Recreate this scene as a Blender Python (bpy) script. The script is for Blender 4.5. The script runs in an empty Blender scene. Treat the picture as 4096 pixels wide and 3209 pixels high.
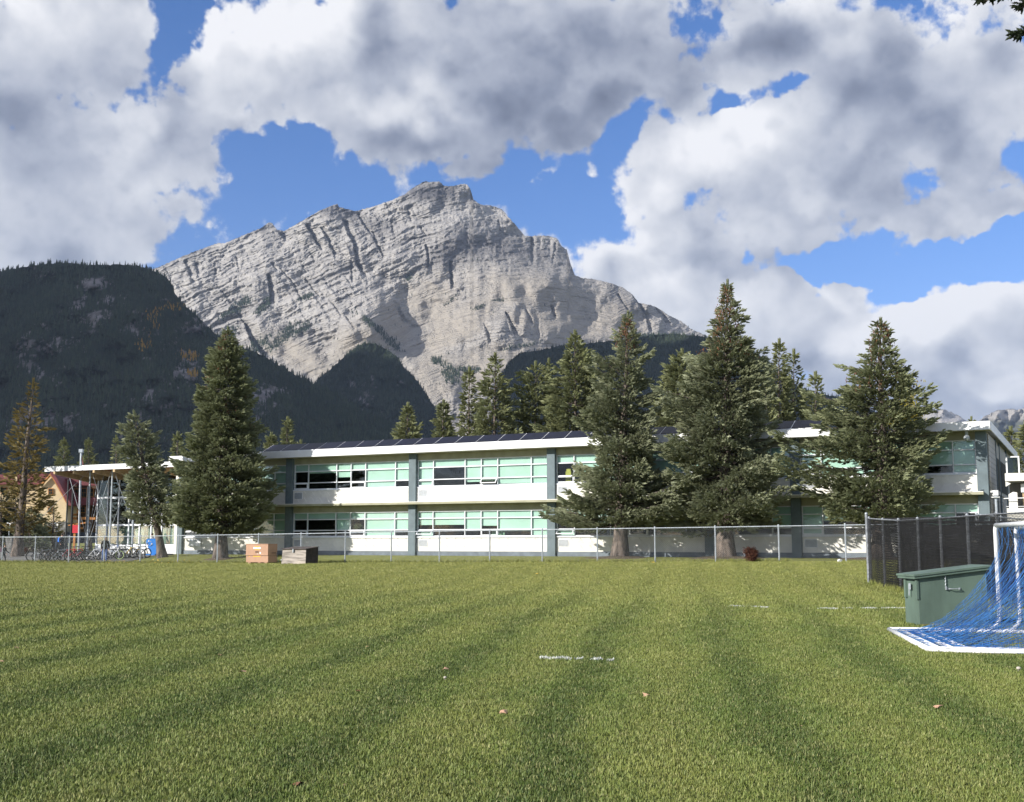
import bpy, bmesh, math, random
import numpy as np
from mathutils import Vector, Matrix
C = bpy.context
SC = C.scene
COL = SC.collection
R = math.radians
RNG = np.random.default_rng(7)
random.seed(7)

# ------------------------------------------------------------------ camera
EYE = 1.6
FPX = 4616.0            # focal length in pixels of the 4096 px wide photograph
PITCH = 0.122
cam_d = bpy.data.cameras.new("camera")
cam_d.sensor_width = 36.0
cam_d.lens = 36.0 * FPX / 4096.0
cam_d.clip_start = 0.1
cam_d.clip_end = 60000
SC.cycles.max_bounces = 5; SC.cycles.diffuse_bounces = 2; SC.cycles.glossy_bounces = 2; SC.cycles.transparent_max_bounces = 12
SC.cycles.volume_bounces = 0
cam = bpy.data.objects.new("camera", cam_d)
cam.location = (0, 0, EYE)
cam.rotation_euler = (math.pi / 2 + PITCH, 0, 0)
COL.objects.link(cam)
SC.camera = cam

# ------------------------------------------------------------------ sun, exposure
SUN_TO = Vector((-0.984, -0.626, 0.54)).normalized()      # towards the sun
sun_d = bpy.data.lights.new("sun", 'SUN')
sun_d.energy = 4.6
sun_d.angle = R(0.53)
sun_d.color = (1.0, 0.95, 0.87)
sun = bpy.data.objects.new("sun", sun_d)
sun.rotation_euler = SUN_TO.to_track_quat('Z', 'Y').to_euler()
COL.objects.link(sun)
SUN_EL = math.asin(SUN_TO.z)
SUN_AZ = math.atan2(SUN_TO.x, SUN_TO.y)                   # from +Y, clockwise
SC.view_settings.view_transform = 'Standard'
SC.view_settings.look = 'None'
SC.view_settings.exposure = 0.74
SC.view_settings.gamma = 1.0
SC.view_settings.use_curve_mapping = False

# ------------------------------------------------------------------ pixel ray helpers (full-size photograph pixels)
CP, SP = math.cos(PITCH), math.sin(PITCH)
def at(px, py, Y):
    x = (px - 2048.0) / FPX; u = -(py - 1604.5) / FPX
    d = (x, CP - SP * u, SP + CP * u)
    k = Y / d[1]
    return Vector((x * k, Y, EYE + d[2] * k))
def r1(zx, zy): return zx * .46855, 1500 + zy * .46855
def r8(zx, zy): return zx * .3211, 2050 + zy * .3211

# ------------------------------------------------------------------ world: Nishita light with procedural clouds in direction space
class NT:
    def __init__(s, tree): s.t = tree; s.n = tree.nodes; s.l = tree.links
    def new(s, typ, **kw):
        n = s.n.new(typ)
        for k, v in kw.items(): setattr(n, k, v)
        return n
    def put(s, sock, v):
        if v is None: return
        if hasattr(v, 'is_linked') or isinstance(v, bpy.types.NodeSocket): s.l.new(v, sock)
        else: sock.default_value = v
    def math(s, op, a, b=None, c=None, clamp=False):
        n = s.new('ShaderNodeMath', operation=op); n.use_clamp = clamp
        s.put(n.inputs[0], a); s.put(n.inputs[1], b)
        if c is not None: s.put(n.inputs[2], c)
        return n.outputs[0]
    def vmath(s, op, a, b=None, sc=None):
        n = s.new('ShaderNodeVectorMath', operation=op)
        s.put(n.inputs[0], a)
        if b is not None: s.put(n.inputs[1], b)
        if sc is not None: s.put(n.inputs['Scale'], sc)
        return n.outputs['Value'] if op in ('LENGTH', 'DOT_PRODUCT', 'DISTANCE') else n.outputs[0]
    def noise(s, vec, scale, detail=4, rough=.55, dist=0.0, out=0):
        n = s.new('ShaderNodeTexNoise'); s.put(n.inputs['Vector'], vec)
        n.inputs['Scale'].default_value = scale; n.inputs['Detail'].default_value = detail
        n.inputs['Roughness'].default_value = rough; n.inputs['Distortion'].default_value = dist
        return n.outputs[out]
    def mapr(s, v, a, b, c=0.0, d=1.0, kind='SMOOTHSTEP'):
        n = s.new('ShaderNodeMapRange', interpolation_type=kind)
        s.put(n.inputs[0], v); s.put(n.inputs[1], a); s.put(n.inputs[2], b); s.put(n.inputs[3], c); s.put(n.inputs[4], d)
        return n.outputs[0]
    def mix(s, f, a, b, blend='MIX'):
        n = s.new('ShaderNodeMix', data_type='RGBA', blend_type=blend)
        s.put(n.inputs[0], f); s.put(n.inputs[6], a); s.put(n.inputs[7], b)
        return n.outputs[2]
    def mapping(s, vec, loc=(0, 0, 0), rot=(0, 0, 0), sc=(1, 1, 1), typ='POINT'):
        n = s.new('ShaderNodeMapping', vector_type=typ); s.put(n.inputs[0], vec)
        n.inputs['Location'].default_value = loc; n.inputs['Rotation'].default_value = rot; n.inputs['Scale'].default_value = sc
        return n.outputs[0]

# ------------------------------------------------------------------ numpy value noise
_T = RNG.random((256, 256))
def vn(x, y):
    xi = np.floor(x).astype(int); yi = np.floor(y).astype(int)
    fx = x - xi; fy = y - yi
    fx = fx * fx * (3 - 2 * fx); fy = fy * fy * (3 - 2 * fy)
    a = _T[xi & 255, yi & 255]; b = _T[(xi + 1) & 255, yi & 255]
    c = _T[xi & 255, (yi + 1) & 255]; d = _T[(xi + 1) & 255, (yi + 1) & 255]
    return (a * (1 - fx) + b * fx) * (1 - fy) + (c * (1 - fx) + d * fx) * fy
def fbm(x, y, o=5, g=.5):
    s = 0; a = 1; n = 0
    for i in range(o):
        s = s + a * vn(x * 2 ** i + 17.3 * i, y * 2 ** i + 9.1 * i); n += a; a *= g
    return s / n
def sstep(a, b, x):
    t = np.clip((x - a) / (b - a), 0, 1); return t * t * (3 - 2 * t)

world = bpy.data.worlds.new("World")
SC.world = world
world.use_nodes = True
W = NT(world.node_tree)
W.n.clear()
tc = W.new('ShaderNodeTexCoord').outputs['Generated']
sep = W.new('ShaderNodeSeparateXYZ'); W.l.new(tc, sep.inputs[0])
DEG = 180 / math.pi
az = W.math('MULTIPLY', W.math('ARCTAN2', sep.outputs[0], sep.outputs[1]), DEG)
el = W.math('MULTIPLY', W.math('ARCSINE', sep.outputs[2]), DEG)
# fixed (x, y) in the photo's 2180 px view -> azimuth / elevation in degrees
def azel(dx, dy):
    p = at(dx * 1.8789, dy * 1.8789, 100.0) - Vector((0, 0, EYE))
    p.normalize()
    return math.atan2(p.x, p.y) * DEG, math.asin(p.z) * DEG
K = 1.8789 / FPX * DEG
def blobsum(A_, E_, lst):
    acc = 0.0
    for (x, y, rx, ry, rot, amp) in lst:
        a, e = azel(x, y); c, s_ = math.cos(R(rot)), math.sin(R(rot))
        dx, dy = (A_ - a) / (rx * K), (E_ - e) / (ry * K)
        dx, dy = ((A_ - a) * c - (E_ - e) * s_) / (rx * K), ((A_ - a) * s_ + (E_ - e) * c) / (ry * K)
        acc = acc + amp * 1.05 * (1 - sstep(0, 1.5, np.sqrt(dx * dx + dy * dy)))
    return acc
cover = [(60,250,250,330,0,.9),(210,90,130,110,20,.8),(60,470,200,110,0,.7),(180,530,180,70,15,.6),
 (330,290,130,110,-35,.8),(300,430,200,90,-30,.7),(420,340,120,60,-20,.5),
 (620,150,280,170,-15,1.0),(540,80,130,100,0,.6),(850,240,240,110,10,.9),(930,310,150,50,0,.6),(1050,90,480,190,0,1.1),(1330,90,330,120,5,.9),(1080,230,170,90,-15,.5),
 (1200,325,75,32,-40,1.1),(1155,395,50,20,-20,.8),
 (1450,335,190,90,-12,.9),(1700,330,330,120,-8,1.0),(1870,180,230,170,15,.9),(1960,60,330,110,0,.7),(1440,195,90,50,0,.45),(1620,70,120,70,0,.4),(2050,420,240,60,18,.7),(2120,180,110,80,0,.6),
 (1370,530,130,50,-10,.6),(1520,490,240,60,5,.7),(1330,580,160,40,0,.6),(1500,560,180,35,8,.4),
 (1540,650,250,75,0,.9),(1800,640,200,60,10,.8),(1500,740,260,90,0,.7),(1850,760,380,130,0,1.0),(2090,690,170,95,0,1.0),(1700,860,500,70,0,.5),
 (1950,498,60,10,-18,.4),(1940,598,60,16,-15,.45),(1720,520,50,12,0,.25)]
holes = [(420,30,95,80,-50,-1.4),(330,130,60,70,30,-1.1),(250,195,95,38,-10,-.7),(60,20,45,25,0,-.35),(215,300,25,40,20,-.35),
 (700,420,260,85,14,-1.1),(560,340,90,40,0,-.7),(1120,400,110,100,0,-1.25),(1230,450,70,90,20,-.6),(520,380,70,50,0,-.5),(1000,400,150,60,0,-.7),(340,560,110,45,-10,-.4),
 (1305,245,120,45,-25,-1.15),(1590,195,120,42,-8,-1.1),(1420,120,60,20,-20,-.4),(1500,250,90,25,-10,-.6),
 (1900,530,250,52,0,-1.5),(2120,520,120,60,0,-1.0),(1720,570,230,24,3,-.9),(1960,590,150,30,0,-.5),(2140,290,50,50,0,-.75),(1800,120,60,16,20,-.4),(1610,540,70,14,0,-.4)]
# light and dark of the clouds
shade_pos = [(600,90,180,90,-20,.30),(560,60,100,60,0,.15),(850,235,120,50,-30,.28),(290,270,60,60,-60,.35),(280,430,110,40,-30,.15),(1480,330,160,60,-10,.30),(1620,300,150,70,-10,.28),(1700,420,120,20,0,.1),
 (1330,500,150,35,-10,.20),(1560,640,250,50,0,.18),(2060,650,140,60,0,.30),(2140,750,70,60,0,.35),(1900,680,150,60,0,.3),(1760,700,120,60,0,.25),(1500,680,120,50,0,.2),(1420,590,120,40,0,.2),(1900,700,120,50,0,.18),(60,80,60,60,0,.12),(1840,640,130,28,0,.15),(1205,320,60,30,-30,.15),(2080,780,50,25,0,.25),(220,40,120,50,0,.1)]
shade_neg = [(960,320,190,50,8,-.42),(1300,110,380,110,-5,-.46),(1080,190,220,90,0,-.2),(1000,60,200,60,0,-.16),(1150,240,160,60,-20,-.22),(90,250,190,170,0,-.22),(60,500,150,60,0,-.08),(420,230,150,60,-35,-.15),
 (2000,400,260,50,15,-.38),(1760,230,150,90,20,-.25),(1700,50,260,50,-10,-.22),(1980,170,120,110,0,-.25),(2060,40,130,50,0,-.2),(1480,570,150,22,5,-.22),(1560,540,110,20,0,-.2),(1650,770,120,40,0,-.12),(1950,865,330,36,0,-.30)]
# clouds worked out over azimuth / elevation: billowing cover, then light let in from the sun's side
NA, NE = 3600, 900
E0, E1 = -4.0, 86.0
A_, E_ = np.meshgrid(np.linspace(-180, 180, NA, endpoint=False), np.linspace(E0, E1, NE))
A_ = A_.astype(np.float32); E_ = E_.astype(np.float32)
def wrapn(f, x, y, sx, o, g_=.5, off=0.0):
    """noise that meets itself at the back of the sky"""
    n_ = f(x * sx + off, y * sx + off, o, g_); m_ = f((x - 360) * sx + off, y * sx + off, o, g_)
    w_ = sstep(150, 180, x); return n_ * (1 - w_) + m_ * w_
def billow(x, y, o=6, g=.5):
    """turbulence from turned octaves, part puffy and part plain, so no grid shows"""
    s_ = 0; a_ = 1; t_ = 0
    for i in range(o):
        q = vn(x + 11.7 * i, y + 5.3 * i)
        s_ = s_ + a_ * (.62 * q + .38 * (1 - np.abs(2 * q - 1) ** 1.3)); t_ += a_; a_ *= g
        x, y = (x * .8 - y * .6) * 2.03, (x * .6 + y * .8) * 2.03
    return s_ / t_
Ey = E_ * (1.25 + .9 * np.exp(-E_ / 9.0))
wx_ = wrapn(fbm, A_, Ey, .26, 6, .55, 3.0) - .5; wy_ = wrapn(fbm, A_, Ey, .26, 6, .55, 41.0) - .5
Aw, Ew = A_ + 6.0 * wx_, E_ + 5.0 * wy_
inframe = sstep(34, 26, np.abs(A_)) * sstep(34, 27, E_)
inframe = (1 - sstep(26, 34, np.abs(A_))) * (1 - sstep(27, 34, E_))
cv = (wrapn(billow, A_, Ey, .09, 4, .5, 9.0) - .55) * 1.0 + (wrapn(billow, A_, Ey, .30, 8, .60, 5.0) - .57) * 3.4 + .04 + .16 * (1 - inframe)
cv = cv + .80 * blobsum(Aw, Ew, cover) + .90 * blobsum(Aw, Ew, holes)
dens_ = np.clip((cv - .05) / 1.1, 0, 1)
alpha = sstep(-.10, .42, cv)
lit = np.zeros_like(cv)
for k_ in range(1, 12):
    d_ = k_ * .30; ix = int(round(-d_ * .72 / .1)); iy = int(round(d_ * .69 / .1))
    sh_ = np.roll(dens_, -ix, 1); sh_ = np.concatenate([sh_[iy:], np.repeat(sh_[-1:], iy, 0)], 0)
    lit += sh_ * .30
fine = wrapn(billow, A_, Ey, .42, 6, .5, 15.0) - .57
tone = .50 + .46 * np.exp(-lit * .62) + fine * .9
tone = tone + blobsum(Aw, Ew, shade_pos) * .70 + blobsum(Aw, Ew, shade_neg) * .62
px_ = np.zeros((NE, NA, 4), np.float32)
px_[..., 0] = np.clip(tone, 0, 1.1); px_[..., 1] = np.clip(cv + .5, 0, 2); px_[..., 3] = 1
cimg = bpy.data.images.new('cloud_cover', NA, NE, float_buffer=True); cimg.colorspace_settings.name = 'Non-Color'
cimg.pixels.foreach_set(px_.ravel()); cimg.pack()
uv = W.new('ShaderNodeCombineXYZ')
W.l.new(W.math('ADD', W.math('DIVIDE', az, 360.0), .5), uv.inputs[0])
W.l.new(W.math('DIVIDE', W.math('SUBTRACT', el, E0), E1 - E0), uv.inputs[1])
dn = W.noise(tc, 60, 3, .6, 0, 1)
uvw = W.vmath('ADD', uv.outputs[0], W.vmath('MULTIPLY', W.vmath('SUBTRACT', dn, (.5, .5, .5)), (.0012, .004, 0)))
ti = W.new('ShaderNodeTexImage'); ti.image = cimg; ti.interpolation = 'Cubic'; ti.extension = 'EXTEND'; W.l.new(uvw, ti.inputs[0])
sc_ = W.new('ShaderNodeSeparateColor'); W.l.new(ti.outputs[0], sc_.inputs[0])
nf = W.math('SUBTRACT', W.noise(tc, 42, 6, .62), .5)
nf2 = W.math('SUBTRACT', W.noise(tc, 120, 4, .6), .5)
thin = W.mapr(sc_.outputs[1], .4, 1.3, 1.0, .35)
cvf = W.math('ADD', sc_.outputs[1], W.math('MULTIPLY', nf, 1.5))
cvf = W.math('ADD', cvf, W.math('MULTIPLY', nf2, .55))
mask = W.mapr(cvf, .42, .90)
sh = W.math('ADD', sc_.outputs[0], W.math('MULTIPLY', W.math('MULTIPLY', W.math('ADD', nf, W.math('MULTIPLY', nf2, .5)), thin), .42))
rampn = W.new('ShaderNodeValToRGB'); W.l.new(sh, rampn.inputs[0])
cr = rampn.color_ramp
cr.elements[0].position = 0.0; cr.elements[0].color = (.130, .150, .210, 1)
cr.elements[1].position = 1.0; cr.elements[1].color = (.88, .88, .90, 1)
for p_, c_ in ((.25, (.235, .265, .345, 1)), (.5, (.42, .45, .53, 1)), (.75, (.64, .66, .71, 1))):
    e_ = cr.elements.new(p_); e_.color = c_
skyt = W.new('ShaderNodeTexSky', sky_type='NISHITA')
skyt.sun_disc = False
skyt.sun_elevation = SUN_EL
skyt.sun_rotation = SUN_AZ
skyt.altitude = 1400
skyt.air_density = 1.0; skyt.dust_density = .3; skyt.ozone_density = 1.6
STR = 0.10
# the Nishita sky is in its own units; the deep blue of mountain air is brought out by a saturation lift
hsv = W.new('ShaderNodeHueSaturation'); W.l.new(skyt.outputs[0], hsv.inputs['Color'])
hsv.inputs['Saturation'].default_value = 1.30; hsv.inputs['Value'].default_value = 1.0
cl = W.vmath('SCALE', rampn.outputs[0], sc=.69 / STR)
skyc = W.vmath('MULTIPLY', hsv.outputs[0], (1.0, .88, 1.06))
final = W.mix(W.math('MULTIPLY', mask, .97), skyc, cl)
bg = W.new('ShaderNodeBackground'); W.l.new(final, bg.inputs[0]); bg.inputs[1].default_value = STR
wo = W.new('ShaderNodeOutputWorld'); W.l.new(bg.outputs[0], wo.inputs[0])

# ------------------------------------------------------------------ tagging and mesh helpers
def tag(o, label=None, cat=None, group=None, kind=None):
    if label: o['label'] = label
    if cat: o['category'] = cat
    if group: o['group'] = group
    if kind: o['kind'] = kind
    return o
def empty(name, loc=(0, 0, 0), rz=0.0, label=None, cat=None, group=None):
    o = bpy.data.objects.new(name, None); COL.objects.link(o)
    o.location = loc; o.rotation_euler = (0, 0, rz); o.empty_display_size = .3
    return tag(o, label, cat, group)
def link(name, me, parent=None, mats=None, loc=None, rot=None):
    if mats is not None:
        for m in (mats if isinstance(mats, (list, tuple)) else [mats]): me.materials.append(m)
    o = bpy.data.objects.new(name, me); COL.objects.link(o)
    if parent: o.parent = parent
    if loc is not None: o.location = loc
    if rot is not None: o.rotation_euler = rot
    return o
def npmesh(name, V, F, smooth=False, midx=None):
    me = bpy.data.meshes.new(name)
    V = np.asarray(V, dtype=np.float32); F = np.asarray(F, dtype=np.int32)
    me.vertices.add(len(V)); me.vertices.foreach_set('co', V.ravel())
    k = F.shape[1]
    me.loops.add(F.size); me.loops.foreach_set('vertex_index', F.ravel())
    me.polygons.add(len(F)); me.polygons.foreach_set('loop_start', np.arange(0, F.size, k, dtype=np.int32))
    try: me.polygons.foreach_set('loop_total', np.full(len(F), k, dtype=np.int32))
    except Exception: pass
    if smooth: me.polygons.foreach_set('use_smooth', np.ones(len(F), dtype=bool))
    if midx is not None: me.polygons.foreach_set('material_index', np.asarray(midx, dtype=np.int32))
    me.update(calc_edges=True)
    return me
class MB:
    """collects boxes, tubes and polygons and links them as one mesh"""
    def __init__(s): s.v = []; s.f = []; s.m = []; s.k = 0
    def add(s, vs, fs):
        b = len(s.v); s.v += [tuple(p) for p in vs]
        for f in fs: s.f.append(tuple(i + b for i in f)); s.m.append(s.k)
        return s
    def box(s, x0, x1, y0, y1, z0, z1):
        if x0 > x1: x0, x1 = x1, x0
        if y0 > y1: y0, y1 = y1, y0
        if z0 > z1: z0, z1 = z1, z0
        v = [(x0,y0,z0),(x1,y0,z0),(x1,y1,z0),(x0,y1,z0),(x0,y0,z1),(x1,y0,z1),(x1,y1,z1),(x0,y1,z1)]
        return s.add(v, [(0,3,2,1),(4,5,6,7),(0,1,5,4),(1,2,6,5),(2,3,7,6),(3,0,4,7)])
    def hexa(s, v): return s.add(v, [(0,3,2,1),(4,5,6,7),(0,1,5,4),(1,2,6,5),(2,3,7,6),(3,0,4,7)])
    def bar(s, a, b, w, h, up=(0, 0, 1)):
        a = Vector(a); b = Vector(b); d = (b - a).normalized(); u = Vector(up)
        if abs(d.dot(u)) > .98: u = Vector((0, 1, 0))
        x = d.cross(u).normalized() * w / 2; y = x.cross(d).normalized() * h / 2
        return s.hexa([a - x - y, a + x - y, b + x - y, b - x - y, a - x + y, a + x + y, b + x + y, b - x + y])
    def tube(s, pts, r, n=6, cap=True, r1=None):
        pts = [Vector(p) for p in pts]; rings = []; L = len(pts)
        prev = None
        for i, p in enumerate(pts):
            d = (pts[min(i + 1, L - 1)] - pts[max(i - 1, 0)]).normalized()
            if prev is None:
                u = Vector((0, 0, 1)) if abs(d.z) < .9 else Vector((1, 0, 0))
                x = d.cross(u).normalized()
            else:
                x = (prev - d * prev.dot(d)).normalized()
            prev = x; y = d.cross(x)
            rr = r if r1 is None else r + (r1 - r) * i / (L - 1)
            rings.append([p + (x * math.cos(2 * math.pi * k / n) + y * math.sin(2 * math.pi * k / n)) * rr for k in range(n)])
        v = [q for g in rings for q in g]; f = []
        for i in range(L - 1):
            for k in range(n):
                a = i * n + k; b = i * n + (k + 1) % n
                f.append((a, b, b + n, a + n))
        if cap: f.append(tuple(range(n - 1, -1, -1))); f.append(tuple((L - 1) * n + k for k in range(n)))
        return s.add(v, f)
    def prism(s, poly, d):
        """poly: list of 3-D points (planar); d: extrusion vector"""
        n = len(poly); d = Vector(d); v = [Vector(p) for p in poly] + [Vector(p) + d for p in poly]
        f = [tuple(range(n)), tuple(range(2 * n - 1, n - 1, -1))] + [(i, i + n, (i + 1) % n + n, (i + 1) % n) for i in range(n)]
        return s.add(v, f)
    def sphere(s, c, r, nu=10, nv=7, sc=(1, 1, 1)):
        v = []; f = []
        for i in range(nv + 1):
            t = math.pi * i / nv
            for k in range(nu):
                p = 2 * math.pi * k / nu
                v.append((c[0] + r * sc[0] * math.sin(t) * math.cos(p), c[1] + r * sc[1] * math.sin(t) * math.sin(p), c[2] + r * sc[2] * math.cos(t)))
        for i in range(nv):
            for k in range(nu):
                a = i * nu + k; b = i * nu + (k + 1) % nu
                f.append((a, a + nu, b + nu, b))
        return s.add(v, f)
    def mesh(s, name, smooth=False):
        me = bpy.data.meshes.new(name); me.from_pydata([tuple(p) for p in s.v], [], s.f)
        me.polygons.foreach_set('material_index', s.m)
        if smooth: me.polygons.foreach_set('use_smooth', [True] * len(me.polygons))
        me.update(); return me
    def build(s, name, mat, parent=None, smooth=False, loc=None, rot=None, fix=True):
        me = s.mesh(name, smooth)
        if fix:
            bm = bmesh.new(); bm.from_mesh(me); bmesh.ops.recalc_face_normals(bm, faces=bm.faces); bm.to_mesh(me); bm.free()
        return link(name, me, parent, mat, loc, rot)

# ------------------------------------------------------------------ materials
def mat(name, col, rough=.7, metal=0.0, var=.12, scale=4.0, bump=.0, bscale=None, col2=None, spec=.4, stain=None, coord='Object', stretch=(1, 1, 1)):
    m = bpy.data.materials.new(name); m.use_nodes = True
    t = NT(m.node_tree); b = t.n['Principled BSDF']
    c = t.new('ShaderNodeTexCoord').outputs[coord]
    v = t.mapping(c, sc=stretch) if stretch != (1, 1, 1) else c
    n1 = t.noise(v, scale, 6, .6)
    c2 = col2 or tuple(x * (1 - var * 2.2) for x in col)
    c1 = tuple(min(1, x * (1 + var * .6)) for x in col) if not col2 else col
    f = t.mapr(n1, .32, .68)
    cc = t.mix(f, (*c2, 1), (*c1, 1))
    if stain:
        n2 = t.noise(v, scale * .23, 5, .65)
        cc = t.mix(t.mapr(n2, .52, .72, 0, stain[1]), cc, (*stain[0], 1))
    t.l.new(cc, b.inputs['Base Color'])
    b.inputs['Roughness'].default_value = rough; b.inputs['Metallic'].default_value = metal
    b.inputs['Specular IOR Level'].default_value = spec
    if bump:
        bn = t.new('ShaderNodeBump'); bn.inputs['Strength'].default_value = bump; bn.inputs['Distance'].default_value = .02
        t.l.new(t.noise(v, bscale or scale * 4, 5, .6), bn.inputs['Height']); t.l.new(bn.outputs[0], b.inputs['Normal'])
    return m
M = {}
M['white'] = mat('white_paint', (.78, .79, .80), .5, var=.03, scale=1.5)
M['fascia'] = mat('fascia_metal', (.80, .81, .83), .45, var=.03, scale=.8, stain=((.55, .55, .55), .25))
M['cream'] = mat('cream_panel', (.74, .725, .67), .75, var=.05, scale=1.2, bump=.1, stain=((.58, .56, .50), .25))
M['soffit'] = mat('soffit_stucco', (.36, .35, .25), .85, var=.08, scale=1.5, bump=.15)
M['slate'] = mat('slate_paint', (.13, .17, .19), .7, var=.08, scale=2, bump=.1)
M['slate_dark'] = mat('base_band_paint', (.16, .19, .22), .8, var=.12, scale=2, bump=.2)
M['frame'] = mat('window_frame', (.74, .76, .80), .4, var=.03, scale=3)
M['siding'] = mat('grey_siding', (.40, .39, .37), .7, var=.08, scale=1.5, bump=.15)
M['pv'] = mat('solar_glass', (.008, .009, .022), .38, var=.2, scale=2, spec=.15)
M['galv'] = mat('galvanised_steel', (.42, .46, .50), .5, .35, var=.12, scale=9)
M['wire'] = mat('galvanised_wire', (.30, .33, .35), .5, .4, var=.1, scale=5)
M['black'] = mat('black_vinyl', (.018, .018, .02), .6, var=.2, scale=6)
M['screen'] = mat('black_net', (.035, .036, .04), .85, var=.25, scale=3)
M['roofgrey'] = mat('roof_membrane', (.35, .35, .36), .9, var=.1, scale=.5)
M['interior'] = mat('dark_interior', (.035, .04, .035), .9, var=.3, scale=1.2)
M['blind'] = mat('mint_blind', (.43, .585, .52), .8, var=.05, scale=.8)
M['wood_soffit'] = mat('cedar_soffit', (.32, .13, .055), .7, var=.2, scale=3, stretch=(1, 8, 1))
M['glulam'] = mat('glulam_beam', (.55, .40, .22), .6, var=.12, scale=3, stretch=(8, 1, 1))
M['asphalt'] = mat('asphalt', (.17, .165, .155), .9, var=.12, scale=1.3, bump=.4, bscale=30)
M['bark'] = mat('spruce_bark', (.155, .125, .105), .95, var=.35, scale=5, bump=1.0, bscale=14, stretch=(1, 1, .4))
M['deadwood'] = mat('dead_twigs', (.20, .17, .15), .95, var=.2, scale=5)
M['stone'] = mat('field_stone', (.24, .235, .22), .9, var=.3, scale=2.5, bump=.8, bscale=6)
M['maroon'] = mat('maroon_roof', (.145, .032, .038), .6, var=.12, scale=1.5)
M['stucco'] = mat('yellow_stucco', (.58, .46, .29), .85, var=.05, scale=1, bump=.1)
M['timber'] = mat('orange_timber', (.45, .19, .05), .65, var=.15, scale=3)
M['brownwall'] = mat('brown_wall', (.10, .055, .035), .8, var=.2, scale=2)
M['red'] = mat('red_sign', (.62, .03, .05), .6, var=.06, scale=2)
M['globe'] = mat('white_globe', (.85, .85, .82), .3, var=.02, scale=2)
M['darkmetal'] = mat('dark_metal', (.05, .055, .06), .5, .3, var=.15, scale=4)
M['tyre'] = mat('tyre_rubber', (.02, .02, .02), .8, var=.2, scale=10)
M['chrome'] = mat('bright_metal', (.6, .6, .62), .3, .7, var=.05, scale=10)
def glassmat(name, tint, refl=.01):
    m = bpy.data.materials.new(name); m.use_nodes = True
    t = NT(m.node_tree); t.n.clear()
    tr = t.new('ShaderNodeBsdfTransparent'); tr.inputs[0].default_value = (*tint, 1)
    gl = t.new('ShaderNodeBsdfGlossy'); gl.inputs['Roughness'].default_value = .03; gl.inputs['Color'].default_value = (.9, .95, 1, 1)
    c = t.new('ShaderNodeTexCoord').outputs['Object']
    bn = t.new('ShaderNodeBump'); bn.inputs['Strength'].default_value = .06; bn.inputs['Distance'].default_value = .05
    t.l.new(t.noise(c, .9, 2), bn.inputs['Height']); t.l.new(bn.outputs[0], gl.inputs['Normal'])
    fr = t.new('ShaderNodeFresnel'); fr.inputs[0].default_value = 1.45
    f = t.math('ADD', t.math('MULTIPLY', fr.outputs[0], .5), refl, clamp=True)
    mx = t.new('ShaderNodeMixShader'); t.l.new(f, mx.inputs[0]); t.l.new(tr.outputs[0], mx.inputs[1]); t.l.new(gl.outputs[0], mx.inputs[2])
    o = t.new('ShaderNodeOutputMaterial'); t.l.new(mx.outputs[0], o.inputs[0])
    return m
M['glass'] = glassmat('window_glass', (.95, .985, .965))
M['glass_dark'] = glassmat('tinted_glass', (.40, .46, .46))

# ================================================================== ground
def groundz(X, Y):
    X = np.asarray(X, float); Y = np.asarray(Y, float)
    fz = np.clip(.575 + .0105 * X, .3, .76)
    w = (Y - 60.6 + .498 * X) * .895
    fl = 60.6 - .498 * X                                    # where the fence line stands
    z = fz * sstep(.70, .99, Y / fl)
    tgt = np.where(X < -24, .66, .78)
    z = z + (tgt - fz) * sstep(1.5, 9.0, w)
    z = z + .03 * (fbm(X * .12 + 5, Y * .12, 3) - .5) * sstep(12, 30, Y) * (w < 2)
    return z
def gz(x, y): return float(groundz(x, y))

grass_m = bpy.data.materials.new('mown_grass'); grass_m.use_nodes = True
def grass_color(t, P):
    """colour of the turf from world position: worn and lush patches, mown bands"""
    n1 = t.noise(P, .17, 7, .65)
    n2 = t.noise(P, .9, 5, .65)
    n3 = t.noise(P, 14.0, 4, .7)
    a = t.mix(t.mapr(n1, .35, .68), (.080, .132, .024, 1), (.170, .208, .048, 1))
    a = t.mix(t.mapr(n2, .45, .78, 0, .45), a, (.225, .22, .07, 1))
    # mown bands: curved, parallel to a line running away to the right
    sx = t.new('ShaderNodeSeparateXYZ'); t.l.new(P, sx.inputs[0])
    r_ = t.math('SUBTRACT', sx.outputs[0], t.math('MULTIPLY', sx.outputs[1], .14))
    r_ = t.math('ADD', r_, t.math('MULTIPLY', t.math('SUBTRACT', t.noise(P, .07, 3, .5), .5), 2.6))
    st = t.math('COSINE', t.math('MULTIPLY', t.math('SUBTRACT', r_, .87), 2 * math.pi / 1.9))
    st = t.math('ADD', st, t.math('MULTIPLY', t.math('SUBTRACT', n2, .5), 2.5))
    msk = t.mapr(t.noise(P, .11, 3, .6), .30, .50, .3, 1.0)
    a = t.mix(t.math('MULTIPLY', t.mapr(st, .25, 1.0, 0, .92), msk), a, (.050, .090, .016, 1))
    a = t.mix(t.math('MULTIPLY', t.mapr(st, -.3, -1.1, 0, .4), msk), a, (.20, .215, .055, 1))
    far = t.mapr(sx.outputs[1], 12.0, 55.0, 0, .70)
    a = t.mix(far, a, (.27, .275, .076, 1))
    a = t.mix(t.mapr(n3, .3, .75, 0, .45), a, t.mix(.5, a, (.40, .37, .14, 1)))
    return a, n3
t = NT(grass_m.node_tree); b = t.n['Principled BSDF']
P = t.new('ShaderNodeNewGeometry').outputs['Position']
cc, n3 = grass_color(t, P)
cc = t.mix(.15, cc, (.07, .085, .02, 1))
t.l.new(cc, b.inputs['Base Color']); b.inputs['Roughness'].default_value = .9; b.inputs['Specular IOR Level'].default_value = .15
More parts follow.
